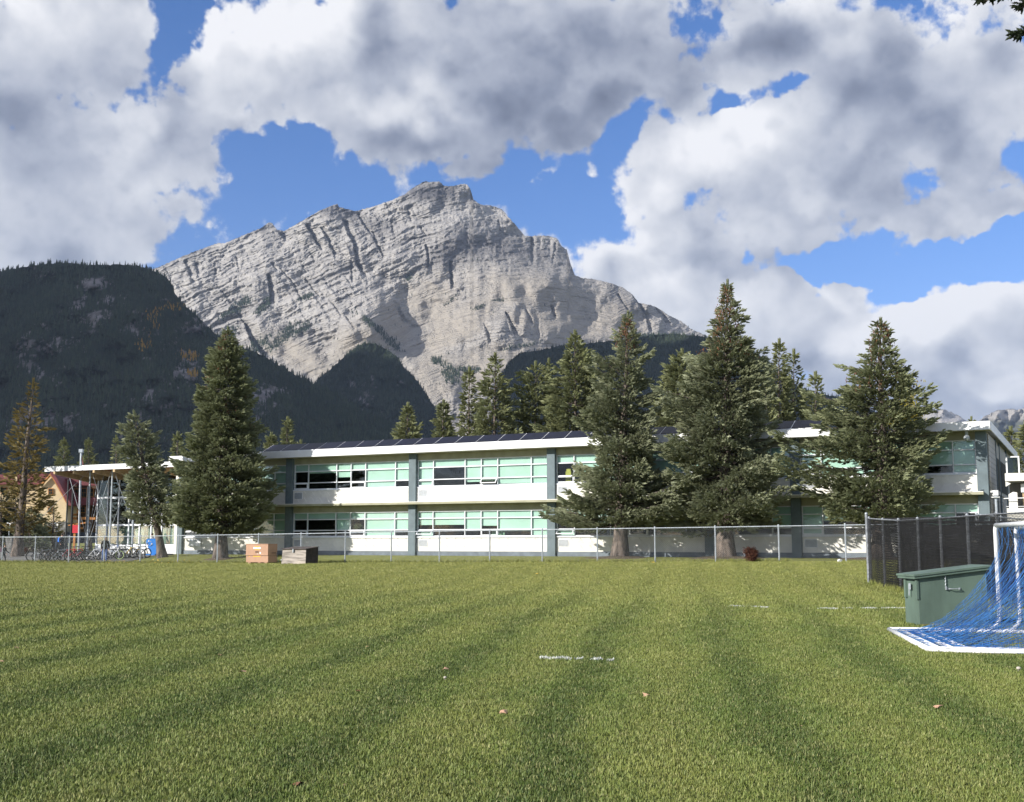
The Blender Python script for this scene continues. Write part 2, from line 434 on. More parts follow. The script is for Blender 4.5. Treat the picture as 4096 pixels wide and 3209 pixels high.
bn = t.new('ShaderNodeBump'); bn.inputs['Strength'].default_value = 1.0; bn.inputs['Distance'].default_value = .05
hh = t.math('ADD', t.noise(P, 26, 5, .75), t.math('MULTIPLY', t.noise(P, 5, 4, .6), 1.5))
t.l.new(hh, bn.inputs['Height']); t.l.new(bn.outputs[0], b.inputs['Normal'])
blade_m = bpy.data.materials.new('grass_blades'); blade_m.use_nodes = True
t = NT(blade_m.node_tree); b = t.n['Principled BSDF']
P = t.new('ShaderNodeNewGeometry').outputs['Position']
cc, n3 = grass_color(t, P)
oi = t.new('ShaderNodeObjectInfo').outputs['Random']
cc = t.mix(t.mapr(oi, .80, 1.0, 0, .6), cc, (.36, .34, .15, 1))
cc = t.mix(t.mapr(oi, .3, 0.0, 0, .4), cc, (.07, .13, .03, 1))
t.l.new(cc, b.inputs['Base Color']); b.inputs['Roughness'].default_value = .55; b.inputs['Specular IOR Level'].default_value = .3
b.inputs['Subsurface Weight'].default_value = 0

def axis(segs):
    out = []
    for a, b_, n in segs: out += list(np.linspace(a, b_, n, endpoint=False))
    return np.array(out + [segs[-1][1]])
xs = axis([(-14000, -1500, 8), (-1500, -120, 12), (-120, -60, 12), (-60, 40, 140), (40, 120, 16), (120, 1500, 12), (1500, 14000, 8)])
ys = axis([(-2000, -40, 8), (-40, 0, 12), (0, 124, 170), (124, 400, 12), (400, 3000, 10), (3000, 16000, 6)])
GX, GY = np.meshgrid(xs, ys)
GZ = groundz(GX, GY)
def gridfaces(ny, nx):
    i = np.arange(ny - 1)[:, None] * nx + np.arange(nx - 1)[None, :]
    i = i.ravel(); return np.stack([i, i + 1, i + nx + 1, i + nx], 1)
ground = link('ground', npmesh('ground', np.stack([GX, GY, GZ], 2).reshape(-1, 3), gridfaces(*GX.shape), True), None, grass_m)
tag(ground, kind='structure')

# asphalt path and forecourt left of the school
px_ = np.linspace(-62, -25.2, 60); py_ = np.linspace(0, 1, 60)
PXg, Tg = np.meshgrid(px_, py_)
start = 60.6 - .498 * PXg + 2.6 / .895 + .6 * sstep(-27, -25, PXg)
PYg = start + Tg * (121 - start)
PZg = groundz(PXg, PYg) + .03
o = link('forecourt', npmesh('forecourt', np.stack([PXg, PYg, PZg], 2).reshape(-1, 3), gridfaces(60, 60), True), None, M['asphalt'])
tag(o, kind='structure')

# ------------------------------------------------------------------ grass blades (nobody could count them)
def blade_clump(seed, n=12):
    r = random.Random(seed); V = []; F = []
    for i in range(n):
        a = r.uniform(0, 6.283); d = r.uniform(0, .085); x = math.cos(a) * d; y = math.sin(a) * d
        h = r.uniform(.015, .032); w = r.uniform(.0025, .0045); th = r.uniform(0, 6.283); ln = r.uniform(.1, .9) * h
        dx, dy = math.cos(th) * w, math.sin(th) * w; lx, ly = math.cos(th + 1.57 + r.uniform(-.6, .6)) * ln, math.sin(th + 1.57 + r.uniform(-.6, .6)) * ln
        k = len(V)
        V += [(x - dx, y - dy, -.005), (x + dx, y + dy, -.005), (x + dx * .7 + lx * .4, y + dy * .7 + ly * .4, h * .6), (x - dx * .7 + lx * .4, y - dy * .7 + ly * .4, h * .6), (x + lx, y + ly, h)]
        F += [(k, k + 1, k + 2), (k, k + 2, k + 3), (k + 3, k + 2, k + 4)]
    me = npmesh('blade_clump', V, F); me.materials.append(blade_m)
    return bpy.data.objects.new('blade_clump', me)
def instancer(name, pts, tmpls, smin, smax, tilt, seed=0, scale_attr=None):
    """one object holding points; geometry nodes put a random template on each"""
    tc_ = bpy.data.collections.new(name + '_templates')
    for o_ in tmpls: tc_.objects.link(o_)
    me = bpy.data.meshes.new(name); me.vertices.add(len(pts)); me.vertices.foreach_set('co', np.asarray(pts, np.float32).ravel())
    if scale_attr is not None:
        a_ = me.attributes.new('sz', 'FLOAT', 'POINT'); a_.data.foreach_set('value', np.asarray(scale_attr, np.float32))
    me.update()
    for m_ in tmpls[0].data.materials: me.materials.append(m_)
    o = bpy.data.objects.new(name, me); COL.objects.link(o)
    g = bpy.data.node_groups.new(name, 'GeometryNodeTree')
    g.interface.new_socket('Geometry', in_out='INPUT', socket_type='NodeSocketGeometry')
    g.interface.new_socket('Geometry', in_out='OUTPUT', socket_type='NodeSocketGeometry')
    gi = g.nodes.new('NodeGroupInput'); go = g.nodes.new('NodeGroupOutput')
    m2p = g.nodes.new('GeometryNodeMeshToPoints')
    ci = g.nodes.new('GeometryNodeCollectionInfo'); ci.inputs[0].default_value = tc_
    ci.inputs['Separate Children'].default_value = True; ci.inputs['Reset Children'].default_value = True
    ip = g.nodes.new('GeometryNodeInstanceOnPoints'); ip.inputs['Pick Instance'].default_value = True
    rr = g.nodes.new('FunctionNodeRandomValue'); rr.data_type = 'FLOAT_VECTOR'
    rr.inputs[0].default_value = (-tilt, -tilt, 0); rr.inputs[1].default_value = (tilt, tilt, 6.283); rr.inputs['Seed'].default_value = seed
    rs = g.nodes.new('FunctionNodeRandomValue'); rs.data_type = 'FLOAT'
    rs.inputs[2].default_value = smin; rs.inputs[3].default_value = smax; rs.inputs['Seed'].default_value = seed + 1
    g.links.new(gi.outputs[0], m2p.inputs[0]); g.links.new(m2p.outputs[0], ip.inputs['Points'])
    g.links.new(ci.outputs[0], ip.inputs['Instance']); g.links.new(rr.outputs[0], ip.inputs['Rotation'])
    if scale_attr is not None:
        na = g.nodes.new('GeometryNodeInputNamedAttribute'); na.data_type = 'FLOAT'; na.inputs[0].default_value = 'sz'
        mm = g.nodes.new('ShaderNodeMath'); mm.operation = 'MULTIPLY'
        g.links.new(na.outputs[0], mm.inputs[0]); g.links.new(rs.outputs[1], mm.inputs[1]); g.links.new(mm.outputs[0], ip.inputs['Scale'])
    else: g.links.new(rs.outputs[1], ip.inputs['Scale'])
    g.links.new(ip.outputs[0], go.inputs[0])
    md = o.modifiers.new('scatter', 'NODES'); md.node_group = g
    return tag(o, kind='stuff')
def scatter_field(n, y0, y1, p=2.0):
    u = RNG.random(n); Y = (y0 ** (2 - p) + u * (y1 ** (2 - p) - y0 ** (2 - p))) ** (1 / (2 - p)) if p != 2 else y0 * (y1 / y0) ** u
    X = (RNG.random(n) * 2 - 1) * (.49 * Y + .8)
    return X, Y
X1, Y1 = scatter_field(230000, 5.6, 77)
keep = (Y1 < 60.2 - .498 * X1)
X1, Y1 = X1[keep], Y1[keep]
grass = instancer('grass', np.stack([X1, Y1, groundz(X1, Y1)], 1), [blade_clump(s, 14) for s in range(5)], .75, 1.25, .25, scale_attr=np.clip(Y1 / 16, 1.0, 1.7))
tag(grass, 'short green mown grass blades covering the playing field', 'grass')

def tuft(seed, n=16):
    r = random.Random(seed); V = []; F = []
    for i in range(n):
        a = r.uniform(0, 6.283); d = r.uniform(0, .05); x = math.cos(a) * d; y = math.sin(a) * d; h = r.uniform(.08, .2); w = r.uniform(.004, .007); th = r.uniform(0, 6.283)
        dx, dy = math.cos(th) * w, math.sin(th) * w; lx, ly = -math.sin(th) * h * r.uniform(-.6, .6), math.cos(th) * h * r.uniform(-.6, .6); k = len(V)
        V += [(x - dx, y - dy, -.01), (x + dx, y + dy, -.01), (x + lx, y + ly, h)]; F += [(k, k + 1, k + 2)]
    me = npmesh('tuft', V, F); me.materials.append(blade_m); return bpy.data.objects.new('tuft', me)
ft = RNG.uniform(-38, 13, 2600); fo = 60.6 - .498 * ft + RNG.normal(0, .10, len(ft))
ct = RNG.uniform(23, 42.3, 1100); co = 13.02 - .9 * (42.3 - ct) / 20.3 + RNG.normal(0, .09, len(ct))
tx = np.concatenate([ft, co]); ty = np.concatenate([fo, ct])
tufts = instancer('tall_grass', np.stack([tx, ty, groundz(tx, ty)], 1), [tuft(s) for s in range(4)], .5, 1.3, .2, seed=9)
tag(tufts, 'longer uncut grass tufts along the foot of the wire fences', 'grass')

# ================================================================== mountains
def interp_ridge(pts, x):
    a = np.array(pts, float); return np.interp(x, a[:, 0], a[:, 1])
def rays(DX, DY):
    px = DX * 1.8789; py = DY * 1.8789
    x = (px - 2048) / FPX; u = -(py - 1604.5) / FPX
    return x, CP - SP * u, SP + CP * u
def massif(name, ridge, x0, x1, nx, ny, foot, y_near, y_far, relief, gexp=1.0, jag=2.0, jf=.12, xd=None, nears=None):
    """height field laid out along view azimuths, from its foot to its ridge and down its far side"""
    X = np.linspace(x0, x1, nx)
    rid = interp_ridge(ridge, X) + jag * (fbm(X * jf + 3, X * 0 + 7, 4) - .5) * 2
    T = np.linspace(0, 1, ny)[:, None]
    DX = np.repeat(X[None, :], ny, 0); DYm = foot + (rid[None, :] - foot) * T
    Yn = y_near if nears is None else np.interp(X, nears[0], nears[1])[None, :]
    kk = max(3, int(70 / (x1 - x0) * nx)); ker = np.hanning(2 * kk + 3); ker /= ker.sum()
    srid = np.convolve(np.pad(rid, kk + 1, mode='edge'), ker, 'valid')
    Ts = np.clip((foot - DYm) / (foot - srid[None, :]), 0, 1.3)
    Yd = Yn + (y_far - Yn) * Ts ** gexp + relief(DX, DYm, T)
    rx, ry, rz = rays(DX, DYm)
    k = Yd / ry
    V = np.stack([rx * k, Yd, EYE + rz * k], 2)
    top = V[-1]
    back = np.stack([top + np.array([0, d, -d * .75]) for d in (60, 300, 900)], 0)
    V = np.concatenate([V, back], 0)
    return V, DX, DYm, T
def polydist(x, y, P):
    """signed: x offset from polyline at height y, plus in-range fade"""
    P = np.array(P, float); o_ = np.argsort(P[:, 1]); P = P[o_]
    xl = np.interp(y, P[:, 1], P[:, 0])
    f = sstep(P[0, 1] - 4, P[0, 1] + 6, y) * (1 - sstep(P[-1, 1] - 8, P[-1, 1] + 6, y))
    return x - xl, f
def notch(x, y, P, w, A, wl=2.0):
    d, f = polydist(x, y, P)
    g = np.where(d < 0, np.exp(-(d / wl) ** 2) * 0, np.clip(1 - d / w, 0, 1) ** .9)
    g = g * sstep(-1.5, 1.5, d)
    return A * g * f
def rock_mat(name, base, dark, scree, strata=True):
    m = bpy.data.materials.new(name); m.use_nodes = True
    t = NT(m.node_tree); b = t.n['Principled BSDF']
    P = t.new('ShaderNodeNewGeometry').outputs['Position']
    at_ = t.new('ShaderNodeAttribute', attribute_name='tone')
    sp = t.new('ShaderNodeSeparateColor'); t.l.new(at_.outputs['Color'], sp.inputs[0])
    n1 = t.noise(P, .004, 8, .65); n2 = t.noise(P, .03, 6, .7)
    # strata: thin beds dipping to the left
    q = t.mapping(P, rot=(0, R(-24), 0), sc=(.002, .002, .045))
    n3 = t.noise(q, 1.0, 7, .7, .4)
    bd_ = t.math('ADD', at_.outputs['Alpha'], t.math('MULTIPLY', t.math('SUBTRACT', n2, .5), .5))
    c = t.mix(t.mapr(bd_, .22, .58), (*dark, 1), (*base, 1))
    c = t.mix(t.mapr(n1, .3, .7, .1, .7), c, t.mix(.5, (*base, 1), (base[0] * .8, base[1] * .8, base[2] * .84, 1)))
    c = t.mix(t.mapr(n2, .45, .7, 0, .35), c, (*dark, 1))
    c = t.mix(t.math('MULTIPLY', sp.outputs[0], .9), c, t.mix(t.mapr(n2, .3, .7), (*scree, 1), tuple(x * .88 for x in scree) + (1,)))
    c = t.mix(sp.outputs[1], c, (.045, .060, .035, 1))
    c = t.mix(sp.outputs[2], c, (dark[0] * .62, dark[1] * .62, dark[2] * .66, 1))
    t.l.new(c, b.inputs['Base Color']); b.inputs['Roughness'].default_value = .95; b.inputs['Specular IOR Level'].default_value = .1
    bn = t.new('ShaderNodeBump'); bn.inputs['Strength'].default_value = .9; bn.inputs['Distance'].default_value = 34.0
    h = t.math('ADD', t.math('MULTIPLY', at_.outputs['Alpha'], .8), t.math('MULTIPLY', n2, .8))
    t.l.new(h, bn.inputs['Height']); t.l.new(bn.outputs[0], b.inputs['Normal'])
    return m
def set_tone(me, tone, beds=None):
    a = me.color_attributes.new('tone', 'FLOAT_COLOR', 'POINT')
    a.data.foreach_set('color', np.concatenate([tone, (np.full(len(tone), .5) if beds is None else beds)[:, None]], 1).astype(np.float32).ravel())
def gblob(x, y, cx, cy, rx, ry, rot=0):
    c, s = math.cos(R(rot)), math.sin(R(rot)); dx, dy = x - cx, y - cy
    return np.exp(-(((dx * c + dy * s) / rx) ** 2 + ((-dx * s + dy * c) / ry) ** 2))

# the great limestone peak
ridgeM = [(150,640),(325,573),(345,566),(400,541),(425,532),(465,517),(478,518),(520,500),(540,492),(556,485),(572,474),(580,476),(590,490),(606,492),(640,472),(665,457),(682,448),(718,434),(722,441),(742,446),(757,450),(790,441),(830,428),(860,415),(885,396),(905,386),(915,388),(935,386),(945,396),(962,397),(980,392),(994,392),(1000,400),(1008,424),(1014,430),(1024,436),(1045,438),(1068,445),(1082,462),(1100,482),(1118,503),(1140,502),(1165,502),(1185,507),(1196,524),(1207,532),(1214,560),(1224,586),(1240,592),(1262,594),(1290,600),(1325,612),(1345,626),(1360,645),(1385,649),(1400,655),(1418,668),(1432,676),(1450,684),(1470,700),(1500,713),(1530,730),(1600,772),(1700,850)]
ribs = [([(583,478),(592,495),(606,512)],20,150),([(650,478),(662,500),(680,530)],16,130),([(682,485),(694,505),(712,548)],13,100),
 ([(728,468),(742,500),(752,522)],16,120),([(752,520),(757,560),(770,585)],14,110),([(757,452),(772,478),(790,500)],14,90),([(792,492),(800,520),(815,548)],8,80),
 ([(568,585),(572,612),(574,648)],17,110),([(576,560),(586,575)],8,60),([(596,572),(620,600),(640,640)],7,55),([(650,595),(664,615),(678,630)],7,70),
 ([(392,555),(400,580),(410,605)],14,80),([(415,560),(420,590)],10,60),([(700,640),(722,668)],8,60),([(733,672),(752,698)],6,50),
 ([(905,520),(908,545),(910,570)],8,60),([(865,440),(872,470)],8,50),([(890,480),(905,500)],7,45),([(955,556),(957,590),(960,612)],8,90),([(1130,505),(1128,530),(1132,560)],10,70),([(1000,398),(1000,425)],6,70),
 ([(1076,665),(1085,690),(1095,715)],12,80),([(1118,660),(1130,690)],8,60),([(1170,650),(1180,680)],8,60),([(1030,690),(1040,730)],10,50),
 ([(1310,625),(1335,660)],10,60),([(1348,632),(1372,670),(1382,705)],12,80),([(1395,655),(1420,695)],12,80),([(520,690),(530,720),(560,760)],30,160),([(470,620),(520,690)],8,40),([(455,560),(458,590)],6,40),([(500,545),(508,575)],6,40),
 ([(745,555),(748,600)],8,50),([(660,540),(668,560)],8,50),([(830,470),(838,500)],7,40),([(835,640),(860,690)],10,50),([(640,560),(650,580)],6,40),([(1210,540),(1216,580)],10,60),([(1180,515),(1176,560)],6,40),([(1060,470),(1065,540)],6,35)]
def scree_mask(x, y):
    s = 0.0
    s = np.maximum(s, gblob(x, y, 1150, 625, 150, 42, 10)); s = np.maximum(s, gblob(x, y, 980, 690, 120, 35, -35))
    s = np.maximum(s, gblob(x, y, 920, 650, 60, 60)); s = np.maximum(s, gblob(x, y, 1200, 690, 130, 35, 8)); s = np.maximum(s, gblob(x, y, 1300, 680, 80, 40, 15))
    s = np.maximum(s, gblob(x, y, 1050, 775, 160, 40, -15)); s = np.maximum(s, gblob(x, y, 780, 735, 90, 45, -25)); s = np.maximum(s, gblob(x, y, 930, 800, 60, 60, 50))
    s = np.maximum(s, gblob(x, y, 640, 760, 90, 30, 30)); s = np.maximum(s, gblob(x, y, 840, 690, 30, 60, -30))
    return np.clip(s * 1.5, 0, 1)
def bedq(x, y):
    """bed number: beds climb to the right on the left flank and level off over the cliffs"""
    return y + .42 * (np.minimum(x, 860) - 300) + np.where(x > 860, .42 * (x - 860) - .42 * (np.clip(x, 860, 1300) - 860) ** 2 / 560.0, 0)
def reliefM(x, y, T):
    sc_ = scree_mask(x, y); rk = 1 - .9 * sc_
    wx = x + 18 * (fbm(x * .03, y * .03, 4) - .5); wy = y + 18 * (fbm(x * .03 + 40, y * .03, 4) - .5)
    r_ = wx - wy * .62
    saw = (r_ / 46.0) % 1.0
    left = 1 - sstep(900, 1000, x)
    amp = fbm(wx * .012 + 9, wy * .02, 3)
    d = -(saw ** 1.0) * 20 * sstep(.50, .72, amp) * rk * left + 30 * sstep(.93, 1, saw) * 0
    saw2 = ((wx - wy * .5) / 17.0 + fbm(wx * .01, wy * .05, 2) * 2) % 1.0
    d = d - saw2 * 7 * sstep(.4, .65, fbm(wx * .03 + 70, wy * .03, 3)) * rk
    # dipping beds: little scarps
    q = bedq(wx, wy) / 15.0
    bed = vn(q * 3, wx * .008) * 26 + vn(q * 8, wx * .015) * 13 + ((q * .9) % 1.0) * 30 * sstep(.4, .6, fbm(wx * .02, wy * .02 + 30, 3))
    d = d + bed * rk * (.35 + .65 * left)
    # right-hand cliffs: level beds and vertical flutes
    cl_ = gblob(wx, wy, 1090, 535, 150, 42, 8) + gblob(wx, wy, 960, 420, 60, 22) * .7
    d = d + np.clip(cl_, 0, 1) * (vn(wx / 7.0, wy * .01) * 26 + vn(wx / 16.0, wy * .01 + 7) * 34 + ((wy / 11.0) % 1) * 18)
    low = gblob(wx, wy, 1090, 690, 110, 30, 5) + gblob(wx, wy, 1385, 665, 70, 28, 35)
    d = d + np.clip(low, 0, 1) * (vn(wx / 9.0, wy * .02) * 55 + vn(wx / 20.0, wy * .02 + 7) * 40 - 60)
    # broad form: shoulders and bowls
    d = d + 330 * gblob(x, y, 905, 690, 110, 90, -30) - 260 * gblob(x, y, 780, 690, 70, 70) - 150 * gblob(x, y, 1120, 600, 160, 45) - 120 * gblob(x, y, 1090, 700, 110, 50)
    d = d + 70 * gblob(x, y, 1200, 700, 60, 60) + 110 * gblob(x, y, 985, 590, 60, 60) - 90 * gblob(x, y, 1320, 640, 90, 50)
    d = d + (fbm(x * .02, y * .02, 3) - .5) * 160
    d = d + (fbm(x * .09, y * .09, 5, .6) - .5) * 40 * (rk * .9 + .30) + (fbm(x * .3, y * .3, 4, .65) - .5) * 18 * (rk + .04)
    for P_, w, A in ribs:
        wob = 3.0 * (fbm(x * .12, y * .12, 3) - .5)
        d = d + notch(x + wob * 2, y + wob, P_, w, A)
    return d * (1 - .0 * T)
V, DX, DYm, T = massif('peak', ridgeM, 240, 1700, 900, 420, 1060, 3900, 6100, reliefM, 1.0, 1.6, .35)
nyb, nxb = V.shape[:2]
me = npmesh('rock_peak', V.reshape(-1, 3), gridfaces(nyb, nxb), True)
scr = scree_mask(DX, DYm)
treeM = np.zeros_like(DX)
for c_ in [(500,660,60,14,-35),(560,655,30,12,-45),(600,720,60,16,-40),(540,745,60,14,-40),(640,705,30,10,-40),(800,700,60,8,35),(830,730,40,10,40),(1020,655,25,5,-15),(1060,640,30,4,0),(480,720,40,20,-30),(870,590,12,14,40),(650,635,25,7,-20),(960,640,30,3,-40),(1370,718,90,10,3),(1100,740,60,5,-10),(930,770,25,10,20),(960,800,30,20,50),(1000,790,30,12,0)]:
    treeM = np.maximum(treeM, gblob(DX, DYm, *c_))
treeP = treeM.copy()
tone = np.zeros(V.shape); tone[:-3, :, 0] = scr
tone[:-3, :, 1] = sstep(.62, .9, treeM * 1.0 + (fbm(DX * .2, DYm * .2, 4) - .5) * .9) * .35
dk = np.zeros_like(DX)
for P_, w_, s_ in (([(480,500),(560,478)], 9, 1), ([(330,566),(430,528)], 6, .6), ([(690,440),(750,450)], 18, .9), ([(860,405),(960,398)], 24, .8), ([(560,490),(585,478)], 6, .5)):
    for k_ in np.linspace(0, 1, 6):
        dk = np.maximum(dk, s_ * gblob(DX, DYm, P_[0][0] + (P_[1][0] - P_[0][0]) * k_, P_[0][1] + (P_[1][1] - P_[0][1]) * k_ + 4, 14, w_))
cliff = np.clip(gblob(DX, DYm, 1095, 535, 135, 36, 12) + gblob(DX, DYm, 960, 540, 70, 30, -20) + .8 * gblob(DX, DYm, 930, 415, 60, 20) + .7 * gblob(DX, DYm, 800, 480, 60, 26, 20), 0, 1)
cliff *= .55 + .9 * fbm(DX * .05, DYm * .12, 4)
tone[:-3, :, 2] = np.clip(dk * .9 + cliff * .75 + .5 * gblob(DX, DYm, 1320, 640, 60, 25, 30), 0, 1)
qb = bedq(DX + 10 * (fbm(DX * .03, DYm * .03, 3) - .5), DYm + 8 * (fbm(DX * .04 + 9, DYm * .04, 3) - .5))
beds = np.full(V.shape[:2], .5); beds[:-3] = .5 * vn(qb * .22, DX * .006) + .35 * vn(qb * .55 + 9, DX * .012) + .35 * vn(qb * 1.1 + 3, DX * .02) - .1
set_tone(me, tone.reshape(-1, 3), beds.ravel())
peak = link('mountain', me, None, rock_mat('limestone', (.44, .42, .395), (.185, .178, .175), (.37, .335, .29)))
tag(peak, kind='structure')

def conifer_template(seed, h=13.0, w=2.6):
    r = random.Random(seed); m_ = MB()
    for k in range(4):
        z0 = h * (.06 + .22 * k); z1 = h * (.42 + .2 * k); rr = w * (1 - .22 * k) * r.uniform(.8, 1.1); n = 5
        pts = [(rr * math.cos(2 * math.pi * i / n + k) * r.uniform(.7, 1.15), rr * math.sin(2 * math.pi * i / n + k) * r.uniform(.7, 1.15), z0 * r.uniform(.85, 1.1)) for i in range(n)]
        m_.add(pts + [(0, 0, min(z1, h))], [(i, (i + 1) % n, n) for i in range(n)])
    return m_
def forest_mat(name, a, b_, y=None):
    m = bpy.data.materials.new(name); m.use_nodes = True
    t = NT(m.node_tree); b = t.n['Principled BSDF']
    oi = t.new('ShaderNodeObjectInfo').outputs['Random']
    P = t.new('ShaderNodeNewGeometry').outputs['Position']
    n = t.noise(P, .004, 4, .6)
    c = t.mix(oi, (*a, 1), (*b_, 1))
    c = t.mix(t.mapr(n, .4, .65, 0, .5), c, (a[0] * .6, a[1] * .62, a[2] * .7, 1))
    t.l.new(c, b.inputs['Base Color']); b.inputs['Roughness'].default_value = .9; b.inputs['Specular IOR Level'].default_value = .1
    return m
FM = forest_mat('far_conifers', (.028, .044, .033), (.062, .080, .050))
FY = forest_mat('far_aspens', (.30, .17, .03), (.42, .25, .05))
def templ(mat_, n, h, w):
    out = []
    for s in range(n):
        me = conifer_template(s, h, w).mesh('far_tree'); me.materials.append(mat_); out.append(bpy.data.objects.new('far_tree', me))
    return out
def scatter_on(V, ny, weight, n, seed=1):
    g = np.random.default_rng(seed)
    W_ = weight[:ny - 1, :-1].copy()
    A = np.linalg.norm(np.cross(V[1:ny, :-1] - V[:ny - 1, :-1], V[:ny - 1, 1:] - V[:ny - 1, :-1]), axis=2)
    p = (W_ * A).ravel(); p = p / p.sum()
    idx = g.choice(len(p), n, p=p); i, j = np.unravel_index(idx, W_.shape)
    a, b_ = g.random(n)[:, None], g.random(n)[:, None]
    q = V[i, j] * (1 - a) * (1 - b_) + V[i + 1, j] * a * (1 - b_) + V[i, j + 1] * (1 - a) * b_ + V[i + 1, j + 1] * a * b_
    return q
wt = sstep(.42, .85, treeP + (fbm(DX * .12, DYm * .12, 4) - .5) * .7) + .0012
wt = wt * (DYm < 860)
o = instancer('mountain_pines', scatter_on(V, 420, wt, 3600, 3), templ(FM, 4, 15, 3.4), .5, 1.15, .05)
tag(o, 'dark pines scattered in thin bands over the limestone slopes', 'trees')

# wooded foothills
def hillmat(name, rockc, soil):
    m = bpy.data.materials.new(name); m.use_nodes = True
    t = NT(m.node_tree); b = t.n['Principled BSDF']
    P = t.new('ShaderNodeNewGeometry').outputs['Position']
    at_ = t.new('ShaderNodeAttribute', attribute_name='tone'); sp = t.new('ShaderNodeSeparateColor'); t.l.new(at_.outputs['Color'], sp.inputs[0])
    n1 = t.noise(P, .02, 7, .7)
    c = t.mix(sp.outputs[0], (*soil, 1), t.mix(t.mapr(n1, .35, .7), tuple(x * .45 for x in rockc) + (1,), (*rockc, 1)))
    t.l.new(c, b.inputs['Base Color']); b.inputs['Roughness'].default_value = .95; b.inputs['Specular IOR Level'].default_value = .1
    bn = t.new('ShaderNodeBump'); bn.inputs['Strength'].default_value = 1; bn.inputs['Distance'].default_value = 10
    t.l.new(n1, bn.inputs['Height']); t.l.new(bn.outputs[0], b.inputs['Normal'])
    return m
HM = hillmat('foothill_ground', (.25, .23, .235), (.022, .030, .020))
def foothill(name, ridge, x0, x1, nx, ny, foot, yn, yf, ntree, rockblobs, rockn, seed, jag, amp=110, th=13, thw=2.7, label='', nears=None, gexp=1.0, yel=None, pexp=.5):
    def rel(x, y, T):
        return (fbm(x * .012 + seed, y * .018, 4) - .5) * amp * 2.2 + (fbm(x * .05 + seed, y * .05, 4) - .5) * amp * .6 - 30 * (1 - np.abs(2 * vn(x * .02 + y * .008 + seed, y * .004) - 1))
    V, DX, DYm, T = massif(name, ridge, x0, x1, nx, ny, foot, yn, yf, rel, gexp, jag, .2, nears=nears)
    rk = fbm(DX * .022 + seed * 3, DYm * .03, 5, .6)
    bl = np.zeros_like(DX)
    for c_ in rockblobs: bl = np.maximum(bl, gblob(DX, DYm, *c_))
    fine = fbm(DX * .11 + seed, DYm * .16, 4, .65)
    rock = sstep(.50, .72, (rk - .5) * 1.2 + bl * .52 + (fine - .5) * 1.1 + rockn)
    me = npmesh(name, V.reshape(-1, 3), gridfaces(*V.shape[:2]), True)
    tone = np.zeros(V.shape); tone[:-3, :, 0] = rock; set_tone(me, tone.reshape(-1, 3))
    o = link(name, me, None, HM); tag(o, kind='structure')
    w = (1 - .96 * rock) * (.5 + fbm(DX * .06, DYm * .09 + 4, 3))
    w = w * (DYm < 1010)
    q = scatter_on(V, ny, w, ntree, seed)
    o = instancer(name + '_forest', q, templ(FM, 5, th, thw), .55, 1.25, .04, seed=seed)
    tag(o, label, 'forest')
    if yel:
        wy = np.zeros_like(DX)
        for c_ in yel: wy = np.maximum(wy, gblob(DX, DYm, *c_))
        wy = sstep(.35, .9, wy + (fbm(DX * .1, DYm * .1, 3) - .5) * .8)
        oy = instancer('autumn_aspens', scatter_on(V, ny, wy, 230, seed + 3), templ(FY, 4, 9, 2.6), .6, 1.2, .05, seed=seed)
        tag(oy, 'yellow and orange aspens high on the dark wooded hill', 'trees')
    return V
foothill('wooded_hill', [(-400,700),(-200,630),(0,578),(60,567),(100,561),(135,560),(200,565),(272,563),(300,568),(320,575),(345,584),(362,598),(372,625),(390,650),(420,672),(440,692),(455,708),(480,722),(520,742),(560,757),(600,782),(640,805),(700,832),(760,868),(820,900),(870,925),(920,950),(1000,1000),(1100,1040)],
 -420, 1090, 460, 190, 1075, 1500, 2900, 26000, [(200,605,40,12,-10),(230,640,40,10,-15),(165,650,30,14,-40),(200,690,50,20,-40),(100,690,50,25,-20),(90,740,90,30,-15),(60,780,40,40,0),(300,700,60,50,0),(400,690,60,30,20),(380,780,80,60,0),(300,880,80,60,0),(130,810,30,30,-50),(130,905,80,50,0),(60,900,40,30,0),(350,640,50,25,10),(560,880,60,60,0),(470,880,60,60,0)], .09, 3, 2.5,
 label='dark forest of conifers covering the rounded hill on the left', yel=[(325,690,22,40,20),(300,740,28,14,-20),(400,760,30,12,10),(410,800,20,10,0),(370,655,30,8,0)])
foothill('wooded_spur', [(600,960),(640,860),(680,805),(720,772),(750,745),(775,730),(800,732),(830,748),(848,762),(862,785),(890,812),(910,845),(935,880),(955,905),(975,930),(1000,960)],
 590, 1010, 200, 110, 1060, 3250, 3850, 6500, [(800,860,50,60,0),(850,840,12,60,0),(880,880,20,50,0),(740,820,30,20,-40)], -.02, 11, 2.0, 70,
 label='dark conifer forest on the pointed spur below the limestone peak')
foothill('wooded_slope', [(1000,960),(1040,900),(1065,800),(1085,770),(1105,752),(1150,745),(1200,735),(1250,732),(1300,726),(1345,722),(1385,713),(1430,711),(1470,714),(1500,718),(1540,724),(1585,738),(1610,752),(1640,772),(1670,800),(1700,822),(1740,838),(1790,846),(1820,856),(1870,880),(1930,910),(2000,940)],
 990, 2010, 330, 130, 1060, 2700, 3700, 12500, [(1640,790,20,14,30),(1600,765,25,10,30),(1130,800,25,30,40),(1790,860,30,12,0)], -.16, 17, 2.0, 90,
 label='dark conifer forest on the long slope behind the school roof')
